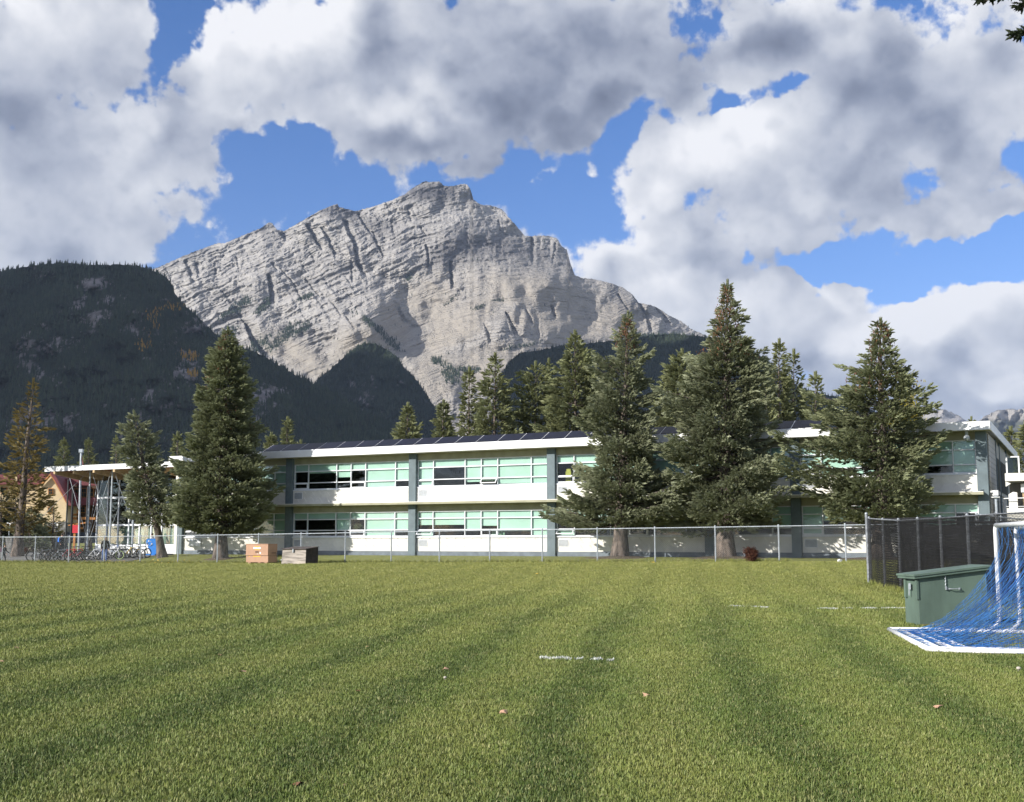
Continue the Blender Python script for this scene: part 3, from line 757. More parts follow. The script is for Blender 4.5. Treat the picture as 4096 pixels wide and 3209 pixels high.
# distant range at the right
def far_range(name, ridge, x0, x1, Y0, Y1, seed, cols):
    def rel(x, y, T): return (fbm(x * .04 + seed, y * .06, 5, .6) - .5) * 700 - 500 * vn(x / 15.0 + y * .04 + seed, y * .03)
    V, DX, DYm, T = massif(name, ridge, x0, x1, 150, 60, 1080, Y0, Y1, rel, 1.0, 2.5, .2)
    me = npmesh(name, V.reshape(-1, 3), gridfaces(*V.shape[:2]), True)
    tone = np.zeros(V.shape); tone[:-3, :, 0] = .3
    tone[:-3, :, 1] = sstep(0, 1, (DYm - cols) / 10.0) * .8
    set_tone(me, tone.reshape(-1, 3))
    o = link(name, me, None, peak.data.materials[0]); tag(o, kind='structure')
far_range('distant_mountains', [(1840,900),(1880,880),(1905,868),(1945,872),(1965,878),(1990,874),(2010,872),(2040,884),(2062,900),(2080,912),(2200,930)], 1830, 2200, 9000, 11500, 2, 925)
far_range('distant_range', [(2050,930),(2080,900),(2092,888),(2105,882),(2120,874),(2135,872),(2150,870),(2165,872),(2200,866),(2260,880),(2400,860)], 2040, 2400, 7800, 9800, 9, 890)

# ------------------------------------------------------------------ unseen clouds added to throw shade on the hills
shade_cloud_m = mat('shade_cloud_white', (.8, .8, .8), 1.0, var=.02, scale=.001)
def cloud(cx, cy, cz, rx, ry, rz, seed):
    nu, nv = 64, 24
    th_ = np.linspace(0, 2 * np.pi, nu, endpoint=False); ph = np.linspace(0.02, np.pi - .02, nv)
    P_, T_ = np.meshgrid(ph, th_, indexing='ij')
    k = 1 + .7 * (fbm(np.cos(T_) * 2.2 + seed * 5 + 10, np.sin(T_) * 2.2 + P_ * 1.5 + 20, 5, .6) - .5)
    x = cx + rx * k * np.sin(P_) * np.cos(T_); y = cy + ry * k * np.sin(P_) * np.sin(T_); z = cz + rz * k * np.cos(P_) * np.where(P_ > np.pi / 2, .35, 1)
    V = np.stack([x, y, z], 2).reshape(-1, 3)
    i = np.arange(nv - 1)[:, None] * nu + np.arange(nu)[None, :]; j = np.arange(nv - 1)[:, None] * nu + (np.arange(nu)[None, :] + 1) % nu
    F = np.stack([i.ravel(), j.ravel(), (j + nu).ravel(), (i + nu).ravel()], 1)
    V = np.concatenate([V, [[cx, cy, z.max()], [cx, cy, z.min()]]])
    o = link('cloud', npmesh('cloud', V, F, True), None, shade_cloud_m); tag(o, kind='structure')
def shade(px, py, Y, rx, ry, seed, zc=2450, rz=160):
    """a cloud added out of view between the sun and the place seen at this pixel and distance"""
    p = at(px * 1.8789, py * 1.8789, Y); k = (zc - p.z) / SUN_TO.z; c_ = p + SUN_TO * k
    cloud(c_.x, c_.y, zc, rx, ry, rz, seed)

shade(250, 820, 2300, 2500, 1150, 1)
shade(1050, 820, 3000, 1500, 850, 2)

shade(800, 850, 3500, 620, 420, 8)
shade(1330, 780, 3350, 1000, 480, 9)
# ------------------------------------------------------------------ haze
hm_ = bpy.data.materials.new('haze_air'); hm_.use_nodes = True
_t = NT(hm_.node_tree); _t.n.clear()
_v = _t.new('ShaderNodeVolumePrincipled'); _v.inputs['Color'].default_value = (.62, .76, 1.0, 1); _v.inputs['Density'].default_value = 3.2e-5; _v.inputs['Anisotropy'].default_value = .2
_o = _t.new('ShaderNodeOutputMaterial'); _t.l.new(_v.outputs[0], _o.inputs['Volume'])
hz = MB().box(-15000, 15000, -2100, 17000, -3, 2140).build('haze', hm_); tag(hz, 'thin blue mountain air between the field and the far peak', 'haze', kind='stuff')

# ================================================================== spruces
def leaf_mat(name, a, b_, tip):
    m = bpy.data.materials.new(name); m.use_nodes = True
    t = NT(m.node_tree); b = t.n['Principled BSDF']
    at_ = t.new('ShaderNodeAttribute', attribute_name='tint'); f = at_.outputs['Fac']
    P = t.new('ShaderNodeNewGeometry').outputs['Position']
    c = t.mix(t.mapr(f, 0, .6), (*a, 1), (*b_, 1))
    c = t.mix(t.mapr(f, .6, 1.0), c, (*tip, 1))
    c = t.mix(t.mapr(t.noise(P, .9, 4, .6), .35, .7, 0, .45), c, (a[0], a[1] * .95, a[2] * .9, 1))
    t.l.new(c, b.inputs['Base Color']); b.inputs['Roughness'].default_value = .75; b.inputs['Specular IOR Level'].default_value = .2
    tl = t.new('ShaderNodeBsdfTranslucent'); t.l.new(c, tl.inputs[0]); mx = t.new('ShaderNodeMixShader'); mx.inputs[0].default_value = .30
    t.l.new(b.outputs[0], mx.inputs[1]); t.l.new(tl.outputs[0], mx.inputs[2]); t.l.new(mx.outputs[0], t.n['Material Output'].inputs[0])
    return m
LM = {
 'rusty': leaf_mat('spruce_needles_brown_olive', (.10, .082, .030), (.26, .205, .075), (.42, .34, .14)),
 'mid': leaf_mat('spruce_needles_mid', (.11, .122, .066), (.26, .285, .155), (.44, .475, .30)),
 'green': leaf_mat('spruce_needles_green', (.11, .12, .058), (.27, .29, .14), (.44, .47, .27)),
 'blue': leaf_mat('spruce_needles_blue', (.125, .135, .078), (.295, .32, .195), (.50, .53, .37)),
 'olive': leaf_mat('spruce_needles_olive', (.11, .10, .035), (.30, .26, .09), (.46, .40, .16)),
 'rust': leaf_mat('spruce_needles_rusty', (.12, .075, .025), (.32, .20, .07), (.46, .32, .13)),
 'dark': leaf_mat('spruce_needles_dark', (.025, .035, .020), (.055, .07, .036), (.10, .13, .07)),
 'yellow': leaf_mat('autumn_leaves_yellow', (.22, .19, .03), (.45, .38, .05), (.60, .52, .10)),
 'gold': leaf_mat('autumn_leaves_gold', (.24, .15, .02), (.50, .33, .04), (.65, .45, .08)),
 'redleaf': leaf_mat('red_shrub_leaves', (.05, .022, .016), (.12, .045, .030), (.19, .09, .055)),
}
M['cone'] = mat('spruce_cones', (.20, .085, .04), .8, var=.3, scale=3)
def sprig_template(kind='needle'):
    T = []
    if kind == 'needle':
        for a in (10, 100):
            c, s = math.cos(R(a)), math.sin(R(a)); w = .15
            T.append([(0, -w * c * .5, -w * s * .5), (.55, w * c, w * s), (1.0, 0, 0)])
            T.append([(0, w * c * .5, w * s * .5), (.45, -w * c, -w * s), (.95, .01, 0)])
        for i, a in enumerate((20, 110, 200, 290)):
            c, s = math.cos(R(a)), math.sin(R(a)); x0 = .15 + .17 * i; L = .34 - .05 * i
            T.append([(x0, 0, 0), (x0 + .20, .09 * s, -.09 * c), (x0 + L * .7, L * .75 * c, L * .75 * s)])
    else:
        for i in range(7):
            a = i * 137.5; c, s = math.cos(R(a)), math.sin(R(a)); x0 = i / 8
            T.append([(x0, 0, 0), (x0 + .25, .22 * c + .12 * s, .22 * s - .12 * c), (x0 + .2, .35 * c - .08 * s, .35 * s + .08 * c)])
    return np.array(T)
NEEDLE = sprig_template(); LEAFT = sprig_template('leaf')
def sprigs_mesh(name, pos, dirs, size, tint, tmpl, g):
    n = len(pos); d = dirs / np.linalg.norm(dirs, axis=1, keepdims=True)
    up = g.normal(size=(n, 3)); y = np.cross(d, up); y /= np.linalg.norm(y, axis=1, keepdims=True); z = np.cross(d, y)
    Tm = tmpl.reshape(-1, 3)
    V = pos[:, None, :] + size[:, None, None] * (Tm[None, :, 0:1] * d[:, None, :] + Tm[None, :, 1:2] * y[:, None, :] + Tm[None, :, 2:3] * z[:, None, :])
    V = V.reshape(-1, 3); F = np.arange(len(V)).reshape(-1, 3)
    me = npmesh(name, V, F)
    a = me.attributes.new('tint', 'FLOAT', 'POINT'); a.data.foreach_set('value', np.repeat(tint, len(Tm)).astype(np.float32))
    return me
def spruce(name, label, cat, base, H, prof, seed, needles='green', r0=.25, crown0=.1, nb=260, dens=18, lean=(0, 0), droop=.35, up=.1, cones=0, size=.42,
           group=None, asym=.12, dead=0.0, bulge=None, branches=True, tintlo=.15, flat=.45):
    """tapered trunk, whorls of limbs, and needle sprigs on every limb's fan of twigs"""
    g = np.random.default_rng(seed)
    root = empty(name, base, 0, label, cat, group)
    def axis_at(h):
        f = h / H; return np.stack([lean[0] * f, lean[1] * f, h], -1)
    tr = MB(); pts = [tuple(axis_at(np.array(H * f)) + np.array([.04 * math.sin(f * 9 + seed), .04 * math.cos(f * 7), 0])) for f in np.linspace(0, .97, 12)]
    pts[0] = (0, 0, -.15)
    n = 9; rings = []
    for i, p in enumerate(pts):
        f = i / 11; rr = r0 * (1 - f) ** .85 * (1 + .55 * math.exp(-i * 1.6)) + .015
        rings += [(p[0] + rr * math.cos(2 * math.pi * k / n) * (1 + .12 * math.sin(k * 2.3 + seed)), p[1] + rr * math.sin(2 * math.pi * k / n), p[2]) for k in range(n)]
    fs = [(i * n + k, i * n + (k + 1) % n, (i + 1) * n + (k + 1) % n, (i + 1) * n + k) for i in range(11) for k in range(n)]
    tr.add(rings, fs); tr.build('trunk', M['bark'], root, True, fix=False)
    hf = crown0 + (1 - crown0) * (np.arange(nb) + g.random(nb)) / nb
    hf = 1 - (1 - hf) ** 1.0
    pf = np.array(prof, float)
    hf = np.minimum(hf, .992)
    Rr = np.interp(hf, pf[:, 0], pf[:, 1])
    azs = np.arange(nb) * 2.39996 + g.normal(0, .35, nb)
    lob = 1 + asym * np.sin(azs * 2 + hf * 9 + seed) + asym * np.sin(azs * 3 - hf * 23 + seed * 2)
    Ls = Rr * lob * g.uniform(.74, 1.14, nb)
    longer = g.random(nb) < .10; Ls[longer] *= 1.14
    if bulge:
        for (ba, bh, bw, bs) in bulge:
            Ls *= 1 + bs * np.exp(-((np.angle(np.exp(1j * (azs - ba)))) / .7) ** 2 - ((hf - bh) / bw) ** 2)
    P_, D_, S_, T_ = [], [], [], []
    LV, LF = [], []
    for i in range(nb):
        L = max(Ls[i], .12); h = hf[i]; a = azs[i]
        dh = np.array([math.cos(a), math.sin(a), 0]); side = np.array([-math.sin(a), math.cos(a), 0])
        sl = (-droop + (up + droop) * 1.25 * h) + g.normal(0, .08); cu = .28 * (1 - h) + .05
        p0 = axis_at(np.array(h * H))
        def cur(s): return p0 + dh * (L * s)[..., None] + np.array([0, 0, 1.0]) * (L * (sl * s + cu * s ** 3))[..., None]
        nn = int(max(5, dens * L ** 1.35 * g.uniform(.8, 1.2)))
        s = g.uniform(.12 if L < 1.2 else .22, 1.0, nn) ** .75
        wfan = flat * L * np.clip(1.08 - s, 0, 1) ** .75 * np.clip(s * 3, 0, 1) + .10
        v = g.uniform(-1, 1, nn); c = cur(s)
        pos = c + side * (v * wfan)[:, None] + np.array([0, 0, 1.0]) * (-.20 * np.abs(v) * wfan + g.normal(0, .05, nn) - .04)[:, None]
        di = dh * (.75 + .5 * s)[:, None] + side * (v * 1.15)[:, None] + np.array([0, 0, 1.0]) * (g.normal(-.10, .38, nn) + .28 * h + .25 * s)[:, None]
        P_.append(pos); D_.append(di)
        S_.append(size * g.uniform(.65, 1.2, nn) * (.75 if L < .6 else 1))
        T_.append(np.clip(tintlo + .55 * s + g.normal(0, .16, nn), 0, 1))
        if branches and L > .5:
            k = len(LV); ss = np.array([0, .4, .85]); cc_ = cur(ss); rr = .035 * min(1, L / 2.5) + .008
            for q, f_ in zip(cc_, (1, .7, .3)):
                for m_ in range(3):
                    an = 2.094 * m_; LV.append(q + rr * f_ * (side * math.cos(an) + np.array([0, 0, 1]) * math.sin(an)))
            for r_ in range(2):
                for m_ in range(3):
                    LF.append((k + r_ * 3 + m_, k + r_ * 3 + (m_ + 1) % 3, k + r_ * 3 + 3 + (m_ + 1) % 3, k + r_ * 3 + 3 + m_))
    # leader
    P_.append(np.repeat(axis_at(np.linspace(.955, 1.0, 6) * H), 3, 0)); D_.append(np.tile([[.3, 0, 1], [-.2, .2, 1], [0, -.2, 1.]], (6, 1)))
    S_.append(np.full(18, size * .8)); T_.append(np.full(18, .7))
    me = sprigs_mesh('crown', np.concatenate(P_), np.concatenate(D_), np.concatenate(S_), np.concatenate(T_), NEEDLE, g)
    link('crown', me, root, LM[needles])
    if LV:
        tag(link('limbs', npmesh('limbs', np.array(LV), np.array(LF)), root, M['bark']), kind='stuff')
    if dead:
        m_ = MB()
        for i in range(int(dead)):
            a = g.uniform(0, 6.28); h = g.uniform(crown0 * .5, crown0 + .25) * H; L = g.uniform(.7, 1.0) * np.interp(h / H, pf[:, 0], pf[:, 1])
            p = axis_at(np.array(h)); q = p + np.array([math.cos(a) * L * .6, math.sin(a) * L * .6, .1]); e = p + np.array([math.cos(a) * L, math.sin(a) * L, g.uniform(-.2, .3)])
            m_.tube([p, q, e], .02, 3, False, .006)
            for j in range(4):
                s = g.uniform(.3, 1); b_ = p + (e - p) * s; m_.tube([b_, b_ + np.array([g.normal(0, .25), g.normal(0, .25), -g.uniform(.1, .35)])], .009, 3, False, .004)
        o = m_.build('dead_twigs', M['deadwood'], root, fix=False); tag(o, kind='stuff')
    if cones:
        hh = g.uniform(cones[1], .985, cones[0]) if len(cones) > 1 else g.uniform(.7, .98, cones[0])
        a = g.uniform(0, 6.283, cones[0]); rr = np.interp(hh, pf[:, 0], pf[:, 1]) * g.uniform(.55, 1.0, cones[0])
        p = axis_at(hh * H) + np.stack([np.cos(a) * rr, np.sin(a) * rr, .05 * rr], 1)
        # cones hang in clusters: five from each spot
        p = np.repeat(p, 4, 0) + g.normal(0, .10, (cones[0] * 4, 3))
        T3 = []
        for k in range(4):
            a0, a1 = k * 1.571, (k + 1) * 1.571; w = .17
            T3.append([(0, 0, 0), (.45, w * math.cos(a0), w * math.sin(a0)), (.45, w * math.cos(a1), w * math.sin(a1))])
            T3.append([(1, 0, 0), (.45, w * math.cos(a1), w * math.sin(a1)), (.45, w * math.cos(a0), w * math.sin(a0))])
        d = np.stack([g.normal(0, .25, len(p)), g.normal(0, .25, len(p)), -np.ones(len(p))], 1)
        me = sprigs_mesh('cones', p, d, g.uniform(.11, .18, len(p)), g.random(len(p)), np.array(T3), g)
        o = link('cones', me, root, M['cone']); tag(o, kind='stuff')
    return root
def tree_at(name, label, cat, apex, basepx, Y, widths, seed, base_z=None, **kw):
    """apex, basepx in full pixels; widths: list of (D-view y, half width in D-view px) of the crown, top to bottom"""
    Xb = at(basepx[0], basepx[1], Y).x; zb = gz(Xb, Y) if base_z is None else base_z
    a = at(apex[0], apex[1], Y); H = a.z - zb
    ppm = FPX / Y / 1.8789                     # view pixels per metre
    prof = []
    for (y, hw) in widths:
        z = at(2048, y * 1.8789, Y).z - zb
        prof.append((z / H, hw * .90 / ppm))
    prof.append((1.0, .12)); prof.sort()
    c0 = prof[0][0]
    return spruce(name, label, cat, (Xb, Y, zb), H, prof, seed, crown0=c0, lean=(a.x - Xb, 0), **kw)

T = 'spruces standing between the fence and the school'
tree_at('spruce_tree', 'thin brownish spruce with bare leaning trunk at the far left beside the path', 'tree', (133, 1527), (68, 2231), 86,
        [(860,14),(880,22),(915,34),(950,46),(985,42),(1020,52),(1050,46),(1080,58),(1110,34),(1135,16)], 11, needles='rusty', r0=.33, nb=125, dens=11, dead=60, size=.46, asym=.3, droop=.15)
tree_at('spruce_tree', 'blue-green spruce with a crooked leaning top beside the glass entrance hall', 'tree', (534, 1655), (649, 2238), 79,
        [(895,12),(915,26),(950,36),(985,36),(1020,48),(1060,58),(1095,52),(1115,30)], 12, needles='blue', r0=.27, nb=170, dens=20, size=.42, asym=.28, up=.2, group=T)
tree_at('spruce_tree', 'tall dense conical spruce with thick trunk behind the tan tool chest', 'tree', (911, 1318), (879, 2232), 75.3,
        [(715,10),(730,20),(760,36),(790,44),(820,50),(850,58),(880,64),(910,70),(935,76),(960,84),(985,94),(1010,106),(1040,116),(1070,118),(1095,112),(1118,84),(1130,40)], 13,
        needles='mid', r0=.36, nb=440, dens=31, size=.36, asym=.08, cones=(110, .55), group=T)
tree_at('spruce_tree', 'grey-green spruce with a thin cone-laden top, left of the three big spruces', 'tree', (2512, 1258), (2475, 2226), 65.2,
        [(690,10),(710,18),(735,26),(755,24),(775,36),(800,44),(830,50),(860,58),(880,66),(910,70),(940,74),(970,80),(1000,96),(1030,110),(1060,116),(1080,126),(1100,108),(1118,60)], 14,
        needles='blue', r0=.36, nb=350, dens=26, size=.37, asym=.34, cones=(60, .86), up=.35, group=T, bulge=[(1.107, .3, 3, -.5)])
tree_at('spruce_tree', 'tallest spruce with brown cones clustered on its narrow top', 'tree', (2910, 1133), (2899, 2224), 62.8,
        [(620,8),(640,14),(665,24),(690,30),(715,34),(730,30),(745,66),(765,76),(800,78),(830,84),(860,92),(890,98),(920,106),(950,112),(980,118),(1010,128),(1040,136),(1065,150),(1090,140),(1112,90)], 15,
        needles='blue', r0=.40, nb=440, dens=24, size=.37, asym=.32, cones=(240, .72), group=T, bulge=[(1.107, .3, 3, -.55), (.2, .2, 3, -.15)])
tree_at('spruce_tree', 'broad dark spruce with long reaching boughs in front of the right end of the school', 'tree', (3523, 1287), (3530, 2232), 58.5,
        [(700,16),(730,30),(755,28),(775,46),(800,74),(830,84),(855,88),(885,90),(915,102),(945,96),(975,118),(1005,130),(1030,142),(1060,138),(1090,130),(1110,100)], 16,
        needles='mid', r0=.42, nb=330, dens=21, size=.37, asym=.42, cones=(130, .70), group=T, bulge=[(1.107, .3, 3, -.5), (-.4, .3, 3, -.28), (2.9, .25, .3, .25)])
M['mulch'] = mat('needle_mulch', (.13, .095, .06), .95, var=.3, scale=6, bump=.6)
def mound(px, py, Y, r):
    X = at(px, py, Y).x; V = [(X, Y, gz(X, Y) + .12)]; F = []
    for j, q in enumerate((.35, .7, 1.0)):
        for i in range(20):
            a = 2 * math.pi * i / 20; rr = r * q * (1 + .15 * math.sin(3 * a + px)); x, y = X + rr * math.cos(a), Y + rr * math.sin(a); V.append((x, y, gz(x, y) + (.09, .05, -.02)[j]))
    for i in range(20):
        F.append((0, 1 + i, 1 + (i + 1) % 20, 1 + (i + 1) % 20))
    me = bpy.data.meshes.new('soil_ring'); fs = [(0, 1 + i, 1 + (i + 1) % 20) for i in range(20)] + [(1 + j * 20 + i, 21 + j * 20 + i, 21 + j * 20 + (i + 1) % 20, 1 + j * 20 + (i + 1) % 20) for j in range(2) for i in range(20)]
    me.from_pydata(V, [], fs); o = link('soil_ring', me, None, M['mulch']); tag(o, kind='structure')
mound(2475, 2226, 65.2, 1.9); mound(2899, 2224, 62.8, 2.3); mound(879, 2232, 75.3, 1.1); mound(3530, 2232, 58.5, 2.2)
# trees standing behind the school
B = 'conifers rising behind the school roof'
def back(label, ax, ay, Y, hw, needles, seed, bot=1080, shape=1.0, wl=None, **kw):
    kw.setdefault('nb', 150); kw.setdefault('dens', 11); kw.setdefault('size', .62); kw.setdefault('asym', .2); kw.setdefault('group', B)
    n = 9; ws = wl or [(ay + 8 + (bot - ay - 8) * k / n, hw * (.14 + .86 * (k / n) ** (.8 * shape))) for k in range(n + 1)]
    return tree_at('conifer_tree', label, 'tree', (ax * 1.8789, ay * 1.8789), (ax * 1.8789, 2200), Y, ws, seed, base_z=.8, r0=.22 * Y / 95, **kw)
back('small orange-brown spruce rising alone above the middle of the roof', 868, 866, 100, 42, 'rust', 21, bot=1010)
back('small blue spruce right of the orange-brown one above the roof', 944, 860, 100, 40, 'blue', 22, bot=1010)
back('narrow olive conifer at the left edge of the tree row behind the roof', 999, 791, 98, 44, 'olive', 23, bot=1060)
back('ragged olive conifer with bare spiky top behind the roof', 1054, 760, 97, 54, 'olive', 24, bot=1080, dead=25, wl=[(775,10),(800,18),(815,30),(850,40),(890,48),(930,56),(970,60),(1040,58)])
back('round-topped olive conifer with thinning crown behind the roof', 1140, 778, 99, 56, 'olive', 25, dead=40, wl=[(785,14),(800,26),(830,40),(870,50),(920,56),(980,58),(1060,50)])
back('thin sparse conifer beside the round-topped one behind the roof', 1168, 772, 101, 24, 'olive', 26, nb=80, dead=20)
back('tall olive-gold conifer left of the three big spruces behind the roof', 1224, 712, 96, 64, 'olive', 27, wl=[(730,12),(750,26),(775,34),(800,38),(830,52),(860,58),(900,64),(960,70),(1040,64)], nb=230, dens=12)
back('rounded light olive conifer left of the tallest spruce behind it', 1452, 752, 92, 64, 'green', 28, wl=[(762,16),(780,30),(800,44),(840,52),(880,60),(930,66),(1040,60)], nb=220)
back('dense dark green spruce right of the tallest spruce', 1659, 730, 96, 54, 'green', 29, nb=220)
back('second peaked green spruce just right of the dense dark one', 1690, 752, 98, 52, 'green', 30)
back('lower broad spruce between the paired spruces and the right-hand big spruce', 1736, 800, 95, 50, 'green', 31)
back('green spruce hidden low behind the tallest spruce', 1600, 760, 99, 50, 'green', 32)
back('conifer filling the gap left of the paired spruces', 1630, 800, 94, 48, 'dark', 33)
back('small conifer tip showing over the tall spruce shoulder left of the roof', 612, 897, 96, 22, 'green', 34, bot=1010, nb=90)
back('short rounded conifer at the left end of the solar panels', 577, 930, 98, 20, 'olive', 35, bot=1010, nb=90)
back('low spreading conifer top at the left end of the roof', 640, 946, 99, 30, 'olive', 36, bot=1010, nb=90)
back('small conifer behind the canopy left of the lamp pole', 136, 937, 152, 30, 'green', 37, bot=1090)
back('spiky conifer behind the canopy just right of the lamp pole', 188, 938, 152, 28, 'green', 38, bot=1090)
back('narrow conifer behind the canopy near the crooked spruce', 247, 932, 152, 24, 'dark', 39, bot=1090, nb=90)
back('brown-green conifer top between the crooked spruce and the tall conical one', 378, 928, 100, 26, 'olive', 40, bot=1060, nb=90)
back('small pine tip above the right end of the school roof', 1899, 888, 100, 14, 'olive', 41, bot=1000, nb=60, size=.4)
back('tiny pine tip left of the roof corner at the right', 1790, 890, 100, 14, 'green', 42, bot=1000, nb=50, size=.4)
back('brown conifer tip right of the roof corner', 2068, 893, 92, 15, 'rust', 43, bot=1010, nb=60, size=.4)
back('mid green conifer beyond the end wall at the right edge', 2152, 918, 88, 26, 'green', 44, bot=1100, nb=110)
back('tall conifer cut by the right edge of the picture', 2184, 905, 84, 34, 'green', 45, bot=1130, nb=130)
back('small conifer tip just left of the orange cone of the far slope', 1885, 893, 104, 10, 'green', 46, bot=1000, nb=40, size=.35)

def leafy(name, label, cat, base, H, W_, seed, m_, n=1500, size=.22, stems=5, group=None, bottom=.12, narrow=.0):
    g = np.random.default_rng(seed); root = empty(name, base, 0, label, cat, group)
    tr = MB()
    for i in range(stems):
        a = g.uniform(0, 6.28); tr.tube([(0, 0, -.05), (math.cos(a) * W_ * .2, math.sin(a) * W_ * .2, H * .45), (math.cos(a) * W_ * .5, math.sin(a) * W_ * .5, H * .85)], .03 * H / 2 + .01, 4, False, .008)
    tr.build('stems', M['deadwood'], root, fix=False)
    K_ = 14; cen = g.normal(0, 1, (K_, 3)); cen /= np.linalg.norm(cen, axis=1, keepdims=True); cen *= g.uniform(.25, .8, (K_, 1))
    k = g.integers(0, K_, n); p = cen[k] + g.normal(0, .2, (n, 3))
    p = p * np.array([W_, W_, H * (1 - bottom) / 2]) + np.array([0, 0, H * (1 + bottom) / 2])
    p[:, :2] *= (1 - narrow * (p[:, 2:3] / H))
    p[:, 2] = np.clip(p[:, 2], .03, None)
    me = sprigs_mesh('foliage', p, g.normal(0, 1, (n, 3)) + [0, 0, .3], size * g.uniform(.6, 1.2, n), g.random(n), LEAFT, g)
    link('foliage', me, root, LM[m_]); return root
def leafy_px(name, label, cat, px, ytop, ybot, hw, Y, seed, m_, z=None, **kw):
    X = at(px, 2200, Y).x; zb = gz(X, Y) if z is None else z
    H = at(px, ytop, Y).z - zb
    return leafy(name, label, cat, (X, Y, zb), H, hw / FPX * Y, seed, m_, **kw)
leafy_px('poplar_tree', 'bright yellow-green poplar showing behind the right-hand big spruce', 'tree', 1942*1.8789, 1545, 2200, 95, 88, 51, 'yellow', z=.8, n=4200, size=.36, bottom=.3, stems=8)
leafy_px('shrub', 'small dark red shrub growing at the wire fence', 'shrub', 3000, 2193, 2247, 30, at(3000,2200,54.8).y, 52, 'redleaf', n=700, size=.16, bottom=.05)
x_, y_ = r1(50, 1380)
leafy_px('shrub', 'yellow shrub behind the stone pillar at the far left', 'shrub', x_, 2113, 2180, 30, 116, 53, 'yellow', n=1200, size=.35)
leafy_px('shrub', 'golden shrub beside the twin globe lamp', 'shrub', r1(395,0)[0], 2100, 2180, 24, 117, 54, 'gold', n=1200, size=.35, bottom=.1)
leafy_px('shrub', 'yellow shrub right of the thin spruce trunk', 'shrub', r1(195,0)[0], 2125, 2180, 20, 117, 55, 'yellow', n=800, size=.3)
leafy_px('shrub', 'low reddish hedge at the foot of the thin spruce', 'shrub', r8(280,0)[0], 2196, 2225, 22, 92, 56, 'redleaf', n=700, size=.22)
D_ = 'dark garden spruces by the lodge'
tree_at('garden_spruce', 'dark bluish spruce with skirts to the ground in front of the lodge', 'tree', (r1(265,0)[0], 2040), (r1(265,0)[0], 2190), 112, [(1095,14),(1110,28),(1130,40),(1150,44),(1165,44)], 57, needles='blue', r0=.2, nb=110, dens=10, size=.5, group=D_)
tree_at('garden_spruce', 'dark round conifer at the left edge in front of the lodge', 'tree', (r1(10,0)[0], 1960), (r1(10,0)[0], 2190), 113, [(1060,14),(1090,26),(1120,34),(1150,40)], 58, needles='dark', r0=.2, nb=110, dens=10, size=.5, group=D_)
tree_at('garden_spruce', 'sparse dark spruce between the lodge gable windows and the lamp', 'tree', (r1(455,0)[0], 2010), (r1(455,0)[0], 2190), 114, [(1085,8),(1110,16),(1140,20)], 59, needles='olive', r0=.12, nb=60, dens=9, size=.4, group=D_)
tree_at('garden_spruce', 'dark conifer behind the thin spruce trunk', 'tree', (r1(120,0)[0], 1990), (r1(120,0)[0], 2190), 115, [(1075,14),(1100,26),(1140,34)], 60, needles='dark', r0=.2, nb=100, dens=10, size=.5, group=D_)

# ================================================================== the school
BX, BY, BZ = -23.731, 82.77, EYE - .818
TH = -.4639
UX, UY = math.cos(TH), math.sin(TH)          # along the front, left to right
NX, NY = -UY, UX                             # into the building
ZS1, ZM, ZS2, ZH2, ZSO = 1.183, 3.358, 4.329, 6.055, 6.478
ZH1 = 2.80
BAYS = [0, 9.75, 19.5, 29.25, 39.0, 43.875, 53.625]
DEPTH = 22.0
school = empty('school', (BX, BY, BZ), TH, 'long two-storey white school with ribbon windows, slate columns and solar panels on the roof', 'school building')
LEN = BAYS[-1]
m_ = MB()                                    # core walls: back, ends, floors
m_.box(.02, LEN - .14, DEPTH - .2, DEPTH, 0, ZSO); m_.box(0.0, .2, .3, DEPTH - .21, 0, ZSO)
m_.box(.21, LEN - .42, .02, DEPTH - .21, ZM - .30, ZM - .02); m_.box(.21, LEN - .42, .4, DEPTH - .21, -.3, -.02)
m_.build('wall', M['cream'], school)
MB().box(.22, LEN - .45, 4.2, 4.4, 0, ZM - .31).box(.22, LEN - .45, 4.2, 4.4, ZM, ZSO - .01).build('inner_wall', M['interior'], school)
MB().box(.22, LEN - .45, .35, 4.15, -.015, .01).box(.22, LEN - .45, .35, 4.15, ZM - .015, ZM + .01).build('inner_floor', M['interior'], school)
# roof, fascia
rf = MB().box(-.3, LEN + .25, -.86, DEPTH + .3, ZSO + .012, ZSO + .40).build('roof', M['roofgrey'], school)
MB().box(-.33, LEN + .28, -.92, -.865, ZSO, ZSO + .43).build('front_fascia', M['fascia'], rf)
MB().box(LEN + .255, LEN + .31, -.864, DEPTH + .33, ZSO - .02, ZSO + .43).build('end_fascia', M['fascia'], rf)
MB().box(-.28, LEN + .23, -.85, -.02, ZSO - .01, ZSO + .008).build('soffit', M['soffit'], rf)
# solar panels
pvp = MB(); L_ = 1.46
sv = [(0, 0, 0), (L_, 0, 0), (L_, 1.05, .50), (0, 1.05, .50)]
pvp.hexa([(x, y, z) for x, y, z in sv] + [(x, y - .015, z + .035) for x, y, z in sv])
pvme = pvp.mesh('solar_panel'); pvme.materials.append(M['pv'])
stm = MB(); stm.bar((0, -.05, -.02), (0, 1.08, .52), .04, .05); stm.box(-.06, .06, -.14, .02, -.06, 0.0); stm.bar((0, 1.05, 0), (0, 1.05, .48), .03, .03)
stme = stm.mesh('panel_rail'); stme.materials.append(M['white'])
x = 9.75 - 1.9
while x < LEN - 9.6:
    o = link('solar_panel', pvme, school, None, (x + .02, -.62, ZSO + .50))
    link('panel_rail', stme, school, None, (x, -.62, ZSO + .50))
    x += 1.5
MB().box(9.75 - 2.2, x, -.70, -.66, ZSO + .44, ZSO + .50).build('panel_gutter', M['white'], school)
